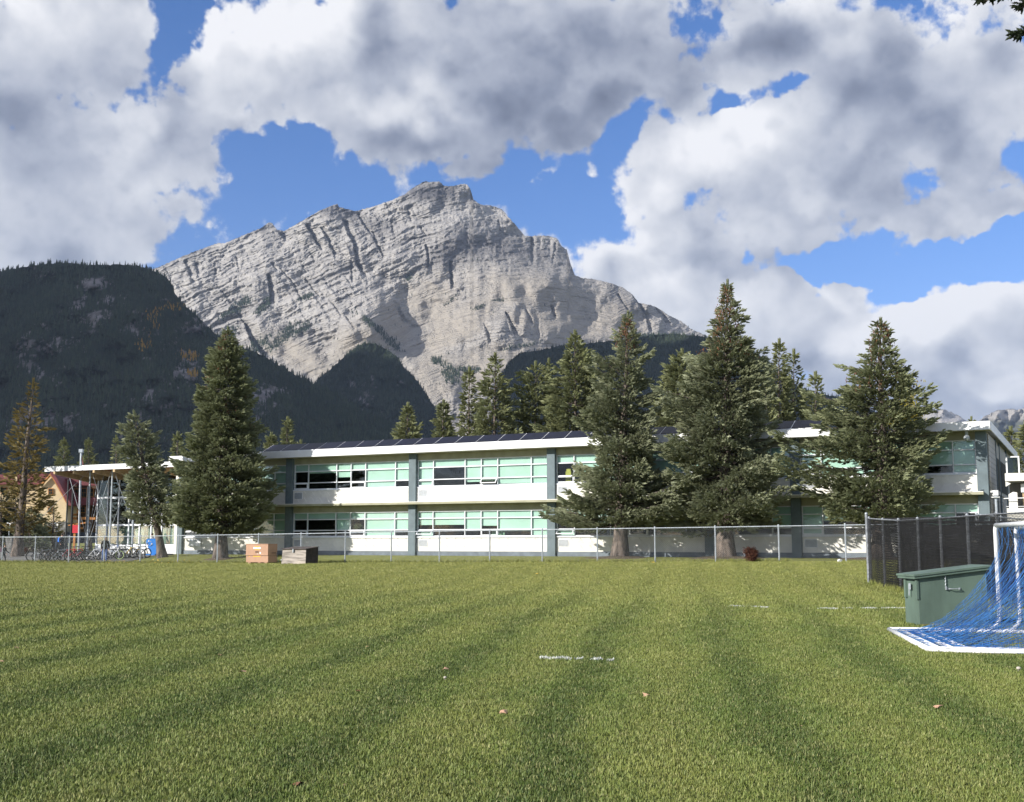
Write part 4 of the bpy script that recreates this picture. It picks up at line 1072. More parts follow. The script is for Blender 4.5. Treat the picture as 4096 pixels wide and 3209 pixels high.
# columns
for i, x in enumerate(BAYS):
    x0, x1 = x - .26, x + .26
    if i == 0: x0, x1 = x, x + .45
    if i == len(BAYS) - 1: x0, x1 = x - .50, x + .02
    MB().box(x0, x1, -.22, .30, 0.0, ZSO - .012).build('column', M['slate'], school)
# end wall: boards, top to bottom
bd = MB().box(0, .05, 0, 4.60, 0, .258); bdme = bd.mesh('siding_board'); bdme.materials.append(M['siding'])
k = 0
z = 0.02
while z < ZSO - .2:
    link('siding_board', bdme, school, None, (LEN + .03 + .004 * math.sin(k * 7), .31, z)); z += .276; k += 1
MB().box(LEN - .12, LEN + .025, .31, DEPTH - .21, 0, ZSO - .015).build('end_wall', M['siding'], school)
for (y0, y1) in ((5.1, 7.6), (8.1, 13.5)):
    p_ = MB().box(LEN + .03, LEN + .08, y0, y1, ZM + .1, ZSO - .25).build('wall_panel', M['siding'], school)
    q_ = MB().box(LEN + .085, LEN + .10, y0 + .4, y1 - .4, ZM + .3, ZM + 2.1).build('dark_window', M['interior'], p_)
for y in (4.98, 7.72, 13.7): MB().box(LEN + .03, LEN + .12, y, y + .16, 0, ZSO - .02).build('pilaster', M['slate'], school)
# per bay: spandrels, ledge, header, sill band, louvres, windows
def tri_panel(x0, x1, y, z0, z1):
    """cream spandrel with two rows of raised triangular folds"""
    m_ = MB(); m_.box(x0, x1, y, .28, z0, z1)
    n = max(2, int(round((x1 - x0) / .62))); w = (x1 - x0) / n; h = (z1 - z0) / 2
    for r in range(2):
        for i in range(n):
            a = x0 + i * w; zb, zt = z0 + r * h + .01, z0 + (r + 1) * h - .01
            m_.add([(a, y - .002, zb), (a + w, y - .002, zb), (a + w / 2, y - .04, zt), (a + w / 2, y - .004, zt)], [(0, 1, 2), (0, 2, 3), (1, 3, 2)])
    return m_
def louver(x, z, y):
    L = MB().box(x, x + .68, y - .03, y - .001, z, z + .46)
    o = L.build('louver', M['white'], school)
    s = MB()
    for k in range(9):
        zz = z + .035 + k * .045; s.add([(x + .03, y - .033, zz), (x + .65, y - .033, zz), (x + .65, y - .055, zz + .028), (x + .03, y - .055, zz + .028)], [(0, 1, 2, 3)])
        s.add([(x + .03, y - .033, zz + .03), (x + .65, y - .033, zz + .03), (x + .65, y - .055, zz + .028), (x + .03, y - .055, zz + .028)], [(3, 2, 1, 0)])
    s.build('slats', M['galv'], o, fix=False)
UNITS = [0, 1, 3, 4, 5, 7, 8]
FULL = (1, 1, 1)
def window(x0, x1, z0, z1, cov, opens=(), cols=UNITS, y=.08):
    """one ribbon window: frame, and per cell a pane and (as far as it is let down) a blind"""
    un = cols[-1]; W_ = x1 - x0; H_ = z1 - z0
    fr = MB(); t_ = .05
    rows = [z0, z0 + .27 * H_, z0 + .715 * H_, z1]      # bottom, middle, top rows
    xs_ = [x0 + W_ * u / un for u in cols]
    fr.box(x0, x1, y - .05, y + .06, z0, z0 + .07); fr.box(x0, x1, y - .05, y + .06, z1 - .05, z1)
    for i, x in enumerate(xs_):
        a, b_ = (x, x + t_) if i == 0 else ((x - t_, x) if i == len(xs_) - 1 else (x - t_ / 2, x + t_ / 2))
        fr.box(a, b_, y - .047, y + .057, z0 + .07, z1 - .05)
    for zr in rows[1:3]:
        for i in range(len(xs_) - 1):
            fr.box(xs_[i] + t_, xs_[i + 1] - t_, y - .045, y + .055, zr - .03, zr + .03)
    w = fr.build('window', M['frame'], school)
    MB().box(x0 - .02, x1 + .02, y - .16, y - .055, z0 - .06, z0 + .012).build('sill', M['frame'], w)
    for i in range(len(xs_) - 1):
        a, b_ = xs_[i] + t_ / 2, xs_[i + 1] - t_ / 2
        zz = [(z0 + .07, rows[1] - .03), (rows[1] + .03, rows[2] - .03), (rows[2] + .03, z1 - .05)]
        for r in range(3):
            za, zb = zz[r]; c = cov[i][2 - r]
            if r == 0 and (i in opens or cols[i + 1] - cols[i] == 1 and i in (0, 3)):
                sash = MB(); s_ = .055
                sash.box(a, b_, -.02, .02, -s_, 0).box(a, b_, -.02, .02, -(zb - za), -(zb - za) + s_).box(a, a + s_, -.02, .02, -(zb - za) + s_, -s_).box(b_ - s_, b_, -.02, .02, -(zb - za) + s_, -s_)
                rot = -.62 if i in opens else 0.0
                so = sash.build('sash', M['frame'], w, loc=(0, y - .06, zb), rot=(rot, 0, 0))
                pn = MB().box(a + s_, b_ - s_, -.004, .004, -(zb - za) + s_, -s_).build('pane', M['glass'], w, loc=(0, y - .06, zb), rot=(rot, 0, 0))
            else:
                MB().box(a, b_, y - .004, y + .004, za, zb).build('pane', M['glass'], w)
            if c > 0:
                jit = .0 if c >= 1 else random.uniform(-.02, .02)
                MB().box(a - .01, b_ + .01, y + .085, y + .095, zb - (zb - za) * min(1, c + jit), zb + .03).build('blind', M['blind'], w)
    return w
O = 1
cov_up = {
 0: [FULL, FULL, FULL, FULL, FULL, FULL],
 1: [(1, 0, 0), (1, .15, 0), (1, .6, 0), (1, 0, 0), FULL, (1, 1, 0)],
 2: [FULL, (1, 0, 0), (1, 1, .5), (1, 1, .4), (1, 1, .9), FULL],
 3: [(1, 0, 0), (1, 1, 0), (1, 1, 1), (1, 1, 0), (1, 1, .5), FULL],
 4: [(1, 0, 0), FULL, (1, 1, .9)],
 5: [(1, 1, 0), FULL, (1, 1, .5), (1, 0, 0), (1, 1, 0), FULL]}
cov_lo = {
 0: [(1, .7, 0), (1, .5, 0), FULL, (1, .9, 0), (1, 1, .5), (1, 1, .8)],
 1: [(1, 0, 0), (1, 0, 0), (1, 1, 0), (1, 0, 0), FULL, (1, 1, 0)],
 2: [(1, .6, 1), (1, .6, 0), (1, 1, 0), (1, .7, 0), (1, 1, .2), FULL],
 3: [(1, 0, 1), (1, .5, 0), (1, 1, 0), (1, .6, 0), (1, 1, 0), (1, 0, 0)],
 4: [(1, .8, 0), (1, 0, 0), (1, 1, 0)],
 5: [FULL, (1, .5, 0), (1, 1, 0), (1, .3, 0), (1, 1, 0), (1, 0, 0)]}
open_up = {2: (3,), 5: (0,)}
open_lo = {0: (2,), 2: (0,), 3: (0,)}
for i in range(len(BAYS) - 1):
    x0, x1 = BAYS[i] + .27, BAYS[i + 1] - .27
    if i == 0: x0 = BAYS[i] + .46
    if i == len(BAYS) - 2: x1 = BAYS[-1] - .51
    half = i == 4
    cols = [0, 1, 3, 4] if half else UNITS
    tri_panel(x0, x1, -.06, ZM + .03, ZS2 - .065).build('spandrel', M['cream'], school)
    tri_panel(x0, x1, 0.0, .27, ZS1 - .065).build('spandrel', M['cream'], school)
    MB().box(x0, x1, -.06, .28, 0, .262).build('base_band', M['slate_dark'], school)
    MB().box(x0, x1, .0, .28, ZH2 + .003, ZSO - .013).build('header', M['soffit'], school)
    MB().box(x0, x1, .0, .28, ZH1 + .003, ZM - .025).build('header', M['soffit'], school)
    if i != 0:
        louver(x0 + .12, ZM + .35, -.06); louver(x0 + .12, .55, 0.0)
    window(x0, x1, ZS2, ZH2, cov_up[i], open_up.get(i, ()), cols)
    window(x0, x1, ZS1, ZH1, cov_lo[i], open_lo.get(i, ()), cols)
MB().box(.0, LEN - .2, -.82, -.001, ZM - .02, ZM + .025).build('ledge', M['cream'], school)
MB().box(.0, LEN - .2, -.80, -.24, ZM - .14, ZM - .022).build('ledge_beam', M['soffit'], school)
# things behind the panes
def inside(name, label, cat, s, z, w, h, m_, y=.35):
    p = (BX + UX * s + NX * y, BY + UY * s + NY * y, BZ + z)
    if name == 'potted_plant':
        o = leafy(name, label, cat, p, h, w / 2, int(s * 7), 'green', n=120, size=.2, stems=3)
    else:
        o = MB().box(-w / 2, w / 2, 0, .25, 0, h * .8).box(-w / 2 + .04, w / 2 - .04, .04, .22, h * .8, h).build(name, m_, loc=p, rot=(0, 0, TH))
        tag(o, label, cat)
M['yellowcard'] = mat('yellow_card', (.40, .38, .08), .8, scale=5)
M['greencard'] = mat('green_card', (.20, .32, .22), .8, scale=5)
inside('potted_plant', 'leafy plant behind the lower window left of the middle column', 'plant', 9.75 + 5.15, ZS1 + .38, .75, .45, None, .5)
inside('cardboard_box', 'yellowish box behind the upper window right of the third column', 'box', 29.25 + .9, ZS2 + .1, .35, .8, M['yellowcard'])
inside('filing_box', 'green box behind the lower window beside the second column', 'box', 19.5 + 5.9, ZS1 + .06, .9, .38, M['greencard'])
inside('storage_box', 'olive box behind the upper window left of the third column', 'box', 29.25 - .95, ZS2 + .06, .5, .42, M['greencard'])
# paper notices on the lower wall at the left
nt = empty('notice_board', (BX + UX * 1.0 - NX * .0, BY + UY * 1.0, BZ + .55), TH, 'white notice board on the lower wall beside the thick trunk', 'notice board')
MB().box(0, 1.1, -.10, -.05, 0, .48).build('board', M['white'], nt)
for k in range(3): MB().box(.1 + k * .33, .34 + k * .33, -.12, -.101, .40, .52).build('clip', M['galv'], nt)
fl = empty('floodlight', (BX + UX * 53.0 - NX * .5, BY + UY * 53.0 - NY * .5, BZ + 6.0), TH, 'round floodlight under the soffit at the roof corner', 'floodlight')
MB().sphere((-.25, 0, .12), .16).build('lamp_head', M['galv'], fl, True); MB().box(-.32, -.18, -.04, .04, .22, .47).build('bracket', M['galv'], fl)

# ------------------------------------------------------------------ balcony and ramp block at the right-hand end
balc = empty('balcony_block', (BX + UX * (LEN + .78) + NX * .3, BY + UY * (LEN + .78) + NY * .3, BZ), TH, 'cream balcony on pillars with white-framed glass rail at the end wall', 'balcony')
def bX(px): return (px - 4016) / 86.0
def bZ(py): return (2170 - py) * 58.6 / FPX + .818
MB().box(0, 6, 0, 2.6, bZ(1926), bZ(1895)).build('parapet', M['cream'], balc)
MB().box(0.05, 6, 2.4, 2.6, 0, bZ(1927)).build('rear_wall', M['siding'], balc)
MB().prism([(bX(4026), .1, 0), (bX(4061), .1, 0), (bX(4061), .1, bZ(1972)), (bX(4045), .1, bZ(1969)), (bX(4026), .1, bZ(1979))], (0, .3, 0)).build('pillar', M['cream'], balc)
MB().prism([(.01, .05, bZ(1948)), (bX(4038), .05, bZ(1936)), (.01, .05, bZ(1927))], (0, .3, 0)).build('bracket', M['cream'], balc)
MB().box(.03, 6, -.35, -.05, 0, bZ(2035)).build('ramp_wall', M['cream'], balc)
MB().box(bX(4075), 6, .6, .7, bZ(1970), bZ(1936)).build('light_panel', M['white'], balc)
for k in range(9): MB().box(bX(4080), 6, .55, .6, bZ(2027) + k * .075, bZ(2027) + k * .075 + .062).build('wood_slat', M['glulam'], balc)
MB().box(bX(4041), bX(4077), .02, .09, bZ(1832), bZ(1827)).box(bX(4071), bX(4077), .021, .089, bZ(1894), bZ(1833)).box(bX(4022), bX(4028), .02, .09, bZ(1894), bZ(1829)).build('rail_frame', M['white'], balc)
MB().box(bX(4029), bX(4070), .04, .055, bZ(1893), bZ(1834)).build('glass_rail', M['glass_dark'], balc)
MB().tube([(-.1, -.2, bZ(1996)), (6, -.3, bZ(1990))], .025).tube([(.0, -.2, bZ(2028)), (6, -.3, bZ(2030))], .015).build('handrail', M['white'], balc)
o = empty('camera_mast', at(3994, 2200, 50) * 1.0, 0, 'white box on a thin mast beyond the dark netted fence', 'camera mast')
o.location.z = gz(o.location.x, 50)
zt = at(3994, 1978, 50).z - o.location.z
MB().tube([(0, 0, 0), (0, 0, zt)], .055, 8).build('mast', M['galv'], o)
MB().box(-.10, .08, -.09, .09, zt - .05, zt + .18).box(-.2, -.1, -.05, .05, zt + .08, zt + .16).box(-.14, .12, -.12, .12, zt - .14, zt - .10).build('box_housing', M['white'], o)
MB().tube([(0, 0, zt - .3), (.3, 0, zt - .35), (.34, 0, zt - .9)], .015, 5).build('cable', M['darkmetal'], o)

# ------------------------------------------------------------------ glazed entrance hall and canopy at the left
hall = empty('entrance_hall', (BX, BY, BZ), TH, 'glazed entrance hall with flat canopy on steel posts at the left end of the school', 'entrance hall')
def fac(px, py, off=0.0):
    """facade coordinate s for a pixel on the plane 'off' metres behind the front"""
    r_ = at(px, py, 100) - Vector((0, 0, EYE)); r_ = r_ / 100
    # point k*r: (k rx, k) ; dot with N = BX*NX+BY*NY+off
    k_ = (BX * NX + BY * NY + off) / (r_.x * NX + NY)
    p = Vector((r_.x * k_, k_)); return (p.x - BX) * UX + (p.y - BY) * UY, EYE + r_.z * k_ - BZ, k_
sL, zF, _ = fac(182, 1876, -.2)
zR = fac(520, 1862, -.2)[1]
def tilt(x0, x1, y0, y1, a, b_): return MB().hexa([(x0, y0, zF + a - .14 * y0), (x1, y0, zF + a - .14 * y0), (x1, y1, zF + a - .14 * y1), (x0, y1, zF + a - .14 * y1), (x0, y0, zF + b_ - .14 * y0), (x1, y0, zF + b_ - .14 * y0), (x1, y1, zF + b_ - .14 * y1), (x0, y1, zF + b_ - .14 * y1)])
tilt(sL, -.02, -.2, 9.0, -.02, .12).build('canopy_roof', M['fascia'], hall)
MB().box(sL - .02, -.03, -.26, -.205, zF - .22, zF + .16).build('canopy_fascia', M['fascia'], hall)
tilt(sL + .02, -.03, -.19, 8.9, -.06, -.025).build('wood_soffit', M['wood_soffit'], hall)
s = sL + .9
while s < -.5:
    tilt(s, s + .18, -.24, 8.6, -.46, -.065).build('beam', M['glulam'], hall); s += fac(655, 1900)[0] * 0 + 2.05
# curtain wall
OFF = 2.6
g0, _, _ = fac(r1(823, 0)[0], 2150, OFF); g1 = -.03
zsill = .62; ztop = zF - .46 - .14 * 2.7
posts = [g0] + [fac(r1(z_, 0)[0], 2150, OFF)[0] for z_ in (910, 1005, 1097, 1190, 1290, 1380)] + [g1]
posts = [p for p in posts if p <= g1]
zt1 = fac(r1(900, 0)[0], 1500 + 1050 * .46855, OFF)[1]; zt2 = fac(r1(900, 0)[0], 1500 + 1283 * .46855, OFF)[1]
for p in posts: MB().box(p - .05, p + .05, OFF - .06, OFF + .06, 0, ztop).build('mullion', M['frame'], hall)
for a, b_ in zip(posts[:-1], posts[1:]):
    for z_ in (zsill, zt2, zt1): MB().box(a + .052, b_ - .052, OFF - .05, OFF + .05, z_ - .07, z_ + .07).build('transom', M['frame'], hall)
    for (za, zb, gm) in ((zsill + .07, zt2 - .07, 'glass'), (zt2 + .07, zt1 - .07, 'glass_dark'), (zt1 + .07, ztop, 'glass_dark')):
        MB().box(a + .05, b_ - .05, OFF - .006, OFF + .006, za, zb).build('pane', M[gm], hall)
M['palegreen'] = mat('pale_green_blind', (.24, .30, .25), .8, scale=1)
MB().box(g0 + .1, g1, OFF + .35, OFF + .38, zsill, zt2).build('lower_blind', M['palegreen'], hall)
MB().box(g0, g1, OFF - .12, OFF + .2, 0, zsill - .075).build('plinth_panel', M['white'], hall)
MB().box(g0 + .1, g1, OFF + 5, OFF + 5.2, 0, ztop).build('inner_wall', M['interior'], hall)
MB().box(g0 + .1, g1, OFF + .5, OFF + 5, zt1 - .1, zt1).build('mezzanine', M['interior'], hall)
MB().box(g0, g1, OFF + .3, OFF + 6, -.3, 0.0).build('floor_slab', M['roofgrey'], hall)
MB().bar((g0 + 3.5, OFF + 1.2, zt2), (g0 + 6.5, OFF + 1.2, zt1), .5, .25).build('stair_flight', M['siding'], hall)
MB().box(-.45, -.02, .0, OFF, 0, zF - .52).build('return_wall', M['cream'], hall)
MB().box(-1.9, -.46, 1.9, 2.1, 0, zF - .53).build('wing_wall', M['cream'], hall)
def steel(zx, off, rr, m_, dark=False):
    s, _, _ = fac(r1(zx, 0)[0], 2100, off)
    MB().tube([(s, off, -.4), (s, off, zF - .10 - .14 * off)], rr, 8).build('steel_post', M[m_], hall); return s
sp1 = steel(566, 3.5, .06, 'darkmetal'); sp2 = steel(610, 7.0, .09, 'black'); sp3 = steel(752, .6, .07, 'galv'); sp4 = steel(738, 6.5, .08, 'darkmetal'); sp5 = steel(942, .6, .065, 'galv'); sp6 = steel(1135, .6, .07, 'galv')
sp7 = steel(1330, .6, .07, 'galv')
br = [((sp3, .6, .9), (sp3 - 1.6, 3.0, zF - .1)), ((sp3, .6, .9), (sp3 + .9, 1.2, zF - .1)), ((sp2, 4, 3.0), (sp3 - .1, .7, zF - .1)), ((sp1, 3.5, zF - .2), (sp3 - .1, .7, 1.0)), ((sp3 + .1, .6, zF - .2), (sp5 - .1, .6, 1.9)), ((sp3 + .2, .6, 1.0), (sp5 - .1, .6, zF - .2)),
      ((sp5 + .1, .6, zF - .2), (sp6 - .1, .6, 2.2)), ((sp5 + .2, .6, 2.2), (sp6 - .1, .6, zF - .2)), ((sp6 + .1, .6, zF - .2), (sp7, .6, 1.5))]
for a, b_ in br: MB().tube([a, b_], .015, 5).build('brace_rod', M['galv'], hall)
# antenna on the hall roof
p = at(r1(1091, 0)[0], 1860, 90)
o = empty('antenna_mast', p, 0, 'slim lattice antenna mast with a small white box on the canopy roof', 'antenna')
h_ = at(r1(1091, 0)[0], 1500 + 570 * .46855, 90).z - p.z
MB().tube([(-.08, 0, -.3), (-.08, 0, h_ * .45)], .015, 5).tube([(.08, 0, -.3), (.08, 0, h_ * .45)], .015, 5).tube([(0, 0, -.3), (0, 0, h_)], .02, 5).build('mast', M['white'], o)
for k in range(6): MB().bar((-.08, 0, k * .13), (.08, 0, k * .13), .015, .015).build('rung', M['white'], o)
MB().box(-.12, .06, -.08, .08, h_ * .62, h_ * .72).build('white_box', M['white'], o)
MB().box(-.5, .5, -.1, .1, -.35, -.25).build('foot', M['galv'], o)

# ------------------------------------------------------------------ lodge behind
def P1(zx, zy, Y): return at(*r1(zx, zy), Y)
lodge = empty('lodge', at(200, 2200, 130), 0, 'yellow stucco lodge with dark red roofs and orange timber behind the canopy', 'lodge')
lo = lodge.location.copy()
def lp(name, poly, Y, d, m_, parent=None):
    p = [P1(x, y, Y) - lo for x, y in poly]
    return MB().prism(p, (0, d, 0)).build(name, m_, parent or lodge)
lp('wall', [(-260, 1290), (-260, 930), (400, 930), (400, 1290)], 131, 12, M['stucco'])
gw = lp('gable_wall', [(340, 1262), (340, 945), (430, 838), (500, 930), (578, 1100), (578, 1262)], 128, 2.9, M['stucco'])
lp('roof', [(-260, 935), (-260, 858), (400, 840), (400, 935)], 130.2, 13.5, M['maroon'])
lp('roof_verge', [(430, 826), (456, 832), (606, 1100), (606, 1120), (582, 1112), (470, 905), (430, 846)], 127.3, 3.5, M['maroon'])
lp('verge_board', [(430, 846), (470, 905), (582, 1112), (576, 1116), (462, 910), (430, 856), (375, 915), (352, 945), (318, 942), (318, 930), (346, 932), (368, 905)], 127.5, .35, M['timber'])
lp('gable_vent', [(412, 862), (430, 838), (448, 866)], 127.45, .1, M['timber'])
lp('side_wall', [(500, 1340), (500, 900), (830, 900), (830, 1340)], 132, 10, M['brownwall'])
lp('side_wall_stucco', [(505, 905), (612, 930), (612, 1050), (575, 1010)], 130.95, .15, M['stucco'])
lp('roof', [(503, 888), (825, 878), (832, 945), (625, 942)], 129.8, 1.0, M['maroon'])
lp('lower_roof', [(618, 1048), (812, 1048), (812, 1112), (600, 1108)], 129.3, 1.8, M['maroon'])
for (a, b_, c, d) in ((574, 668, 1184, 1202), (600, 812, 1214, 1236), (655, 672, 1150, 1340), (590, 700, 1300, 1316)): lp('timber_beam', [(a, c), (b_, c), (b_, d), (a, d)], 129, .4, M['timber'])
lp('stone_base', [(398, 1264), (560, 1250), (560, 1340), (398, 1340)], 127.6, 1.5, M['stone'])
def lwin(x0, x1, y0, y1, Y, n=2, glass=True):
    f = lp('window', [(x0, y1), (x0, y0), (x1, y0), (x1, y1)], Y, .1, M['timber'])
    for i in range(n):
        for j in range(2):
            xa = x0 + 5 + (x1 - x0 - 8) * i / n; xb = xa + (x1 - x0 - 8) / n - 3; ya = y0 + 5 + (y1 - y0 - 8) * j / 2; yb = ya + (y1 - y0 - 8) / 2 - 3
            lp('pane', [(xa, yb), (xa, ya), (xb, ya), (xb, yb)], Y - .03, .02, M['interior'], f)
lwin(410, 452, 968, 1024, 127.85); lwin(406, 447, 1126, 1182, 127.85); lwin(636, 686, 970, 1046, 131.85, 2); lwin(692, 740, 966, 1046, 131.85, 2); lwin(680, 730, 1124, 1178, 131.85); lwin(745, 800, 966, 1040, 131.85, 2)
lwin(10, 60, 960, 1020, 130.85); lwin(110, 150, 960, 1020, 130.85)
lp('downpipe', [(570, 1262), (570, 1110), (575, 1110), (575, 1262)], 127.7, .1, M['white'])
lp('chimney', [(125, 905), (125, 870), (143, 870), (143, 905)], 129.9, 1, M['stucco'])
# sign board on orange post
p = P1(632, 1455, 104); zb = gz(p.x, 104)
o = empty('sign_board', (p.x, 104, zb), 0, 'red slatted sign board on an orange timber post under the canopy', 'sign')
for k in range(4):
    a = P1(609, 1283 + k * 17, 104) - o.location; b_ = P1(686, 1283 + k * 17 + 15, 104) - o.location
    MB().box(a.x, b_.x, -.12, -.06, b_.z, a.z).build('board', M['red'], o)
MB().box(-.09, .09, -.05, .1, 0, P1(632, 1275, 104).z - zb).build('post', M['timber'], o)
MB().bar((-.6, 0, P1(632, 1275, 104).z - zb - .1), (1.3, 0, P1(632, 1262, 104).z - zb + .05), .1, .1).build('cross_beam', M['timber'], o)
# low stone wall with stones, pillars, lamps
def stones(name, label, cat, px0, px1, ptop, pbot, Y, seed, th=.5):
    a = at(px0, pbot, Y); b_ = at(px1, ptop, Y); r = random.Random(seed)
    o = empty(name, (a.x, Y, a.z), 0, label, cat)
    W_, H_ = b_.x - a.x, b_.z - a.z
    MB().box(.03, W_ - .03, .04, th, 0, H_ - .08).build('core', M['stone'], o)
    m_ = MB(); z = 0
    while z < H_ - .1:
        h = r.uniform(.14, .24); x = 0
        while x < W_ - .05:
            w = min(r.uniform(.2, .45), W_ - x); d = r.uniform(0, .05)
            m_.box(x + .01, x + w - .01, -.02 - d, .035, z + .01, min(z + h, H_ - .08) - .01); x += w
        z += h
    s = m_.build('stonework', M['stone'], o); s['kind'] = 'stuff'
    MB().box(-.05, W_ + .05, -.1, th + .05, H_ - .08, H_).build('cap', M['siding'], o)
    return o
stones('stone_wall', 'low grey stone wall along the path at the left', 'wall', -120, r8(700, 0)[0], 2168, 2208, 119, 1)
stones('stone_pillar', 'broad dark stone pillar at the far left by the path', 'pillar', r8(62, 0)[0], r8(152, 0)[0], 2148, 2224, 108, 2, .9)
stones('stone_pillar', 'slim grey stone pillar under the twin globe lamp', 'pillar', r8(655, 0)[0], r8(700, 0)[0], 2143, 2205, 118, 3, .7)
stones('stone_pillar', 'wide dark stone pillar beside the red sign', 'pillar', r8(697, 0)[0], r8(812, 0)[0], 2140, 2206, 117.5, 4, .9)
def globe_lamp(zx, zy, Y, label, xs_=(-17, 17)):
    p = P1(zx, zy, Y); zb = gz(p.x, Y); o = empty('globe_lamp', (p.x, Y, zb), 0, label, 'lamp')
    h = p.z - zb
    MB().tube([(0, 0, 0), (0, 0, h - .25)], .06, 8).build('post', M['galv'], o)
    for dx in xs_:
        d = dx * .46855 / FPX * Y; MB().tube([(0, 0, h - .4), (d, 0, h - .32), (d, 0, h - .2)], .025, 5).build('arm', M['darkmetal'], o)
        MB().sphere((d, 0, h), .22).build('globe', M['globe'], o, True)
globe_lamp(484, 1279, 115, 'twin white globe lamp above the slim stone pillar')
globe_lamp(82, 1279, 112, 'twin white globe lamp half hidden behind the thin spruce', (-14, 18))
# tall pole through the canopy area with a box on top
p = P1(672, 1480, 95); zb = gz(p.x, 95); o = empty('light_pole', (p.x, 95, zb), 0, 'tall grey light pole standing up behind the canopy roof edge', 'pole')
h = P1(693, 655, 95).z - zb; dx = P1(693, 655, 95).x - p.x
MB().tube([(0, 0, 0), (dx, 0, h)], .09, 8).build('pole', M['galv'], o); MB().box(dx - .15, dx + .15, -.15, .15, h - .08, h + .2).build('lamp_head', M['galv'], o)
fpt = P1(700, 720, 93.5); o = empty('flag', (dx + p.x, 94.8, fpt.z - .5), 0, 'small limp dark red flag beside the light pole', 'flag')
m_ = MB(); n = 6
for i in range(n):
    for j in (0, 1): m_.v.append((.12 + i * .05, .05 * math.sin(i * 1.5), .9 - i * .17 - j * .35)); 
for i in range(n - 1): m_.f.append((2 * i, 2 * i + 1, 2 * i + 3, 2 * i + 2)); m_.m.append(0)
m_.build('cloth', M['maroon'], o, True); MB().tube([(.1, 0, -.2), (.1, 0, 1.0)], .02, 5).build('staff', M['galv'], o)

# ================================================================== fences
def chain_fence(name, label, pts, h, spacing, wire_m, post_m, dia=.075, wr=.0024, post_r=.038, rail=True, ext=.0, posts=None, bottom=True):
    """pts: plan polyline; posts every 'spacing'; real woven wires"""
    P0 = Vector((pts[0][0], pts[0][1])); o = empty(name, (P0.x, P0.y, 0), 0, label, 'fence')
    P1_ = Vector((pts[1][0], pts[1][1])); d = (P1_ - P0); L = d.length; d = d / L
    if posts is None:
        n = int(L / spacing); posts = [spacing * k for k in range(n + 1)]
    pm = MB().tube([(0, 0, -.1), (0, 0, h + ext)], post_r, 7); pm.sphere((0, 0, h + ext), post_r * 1.15, 7, 4); pme = pm.mesh('post'); pme.materials.append(post_m)
    G = lambda s: gz(P0.x + d.x * s, P0.y + d.y * s)
    for s in posts:
        link('post', pme, o, None, (d.x * s, d.y * s, G(s)))
    if rail:
        N = max(2, int(L / 3)); MB().tube([(d.x * s, d.y * s, G(s) + h - .03 - .018 * abs(math.sin(s * 1.03))) for s in np.linspace(0, L, N)], .026, 6).build('top_rail', post_m, o)
    V, F = [], []
    st = dia * math.sqrt(2); nW = int((L + h) / st)
    segs = 1
    nv = Vector((-d.y, d.x))
    ss = np.arange(-h, L, st)
    gs = np.linspace(0, L, 60); gg = np.array([G(s) for s in gs])
    for sg in (1, -1):
        for s0 in ss:
            a0, a1 = (s0, s0 + h) if sg == 1 else (s0 + h, s0)
            za, zb = 0.03, h - .03
            q = []
            # clip in s
            t0, t1 = 0.0, 1.0
            dx = a1 - a0
            lo_, hi_ = (0 - a0) / dx, (L - a0) / dx
            if lo_ > hi_: lo_, hi_ = hi_, lo_
            t0, t1 = max(t0, lo_), min(t1, hi_)
            if t1 - t0 < .02: continue
            for t in (t0, t1):
                s = a0 + dx * t; z = za + (zb - za) * t + np.interp(s, gs, gg); q.append((d.x * s, d.y * s, z))
            k = len(V); w = wr
            for (x, y, z) in q:
                V += [(x + nv.x * w, y + nv.y * w, z), (x - nv.x * w * .5 + d.x * w * .87, y - nv.y * w * .5 + d.y * w * .87, z), (x - nv.x * w * .5 - d.x * w * .87, y - nv.y * w * .5 - d.y * w * .87, z)]
            F += [(k, k + 1, k + 4, k + 3), (k + 1, k + 2, k + 5, k + 4), (k + 2, k, k + 3, k + 5)]
    V = [(x - nv.x * post_r * 1.1, y - nv.y * post_r * 1.1, z) for x, y, z in V] if nv.x * (P0.x) + nv.y * P0.y > 0 else [(x + nv.x * post_r * 1.1, y + nv.y * post_r * 1.1, z) for x, y, z in V]
    wo_ = link('wire_mesh', npmesh('wire_mesh', V, F), o, wire_m); tag(wo_, kind='stuff')
    return o, d, L, G
fy = lambda x: 60.6 - .498 * x
# the long galvanised fence
p0 = (-38.0, fy(-38.0)); p1 = (18.2, fy(18.2))
Lf = math.hypot(p1[0] - p0[0], p1[1] - p0[1])
ux_ = (p1[0] - p0[0]) / Lf
# one post is known to stand at x = -9.4; set the run from it
s_ref = (-9.36 - p0[0]) / ux_
pl = [s_ref % 3.05 + 3.05 * k for k in range(int(Lf / 3.05) + 1)]
chain_fence('chain_link_fence', 'long galvanised chain link fence running across the far side of the playing field', [p0, p1], 1.70, 3.05, M['wire'], M['galv'], posts=[s for s in pl if s <= Lf])
# the taller cage fence at the right
M['dullpost'] = mat('dull_steel', (.27, .29, .32), .6, .3, var=.2, scale=9)
XF = 13.02
ys_ = [42.3, 40.5, 38.6, 36.5, 34.3, 32.0, 29.8, 27.6, 25.4]
chain_fence('cage_fence', 'tall dark netted chain link fence with bright posts behind the green locker', [(XF, 42.3), (XF - .9, 22.0)], 2.36, 2.1, M['black'], M['dullpost'], dia=.06, wr=.007, post_r=.045, posts=[42.3 - y for y in ys_])
chain_fence('cage_fence', 'rear run of the dark cage fence seen through the front netting', [(XF + 4.2, 43.0), (XF + 3.4, 24.0)], 2.36, 2.4, M['black'], M['galv'], dia=.06, wr=.003, post_r=.04)
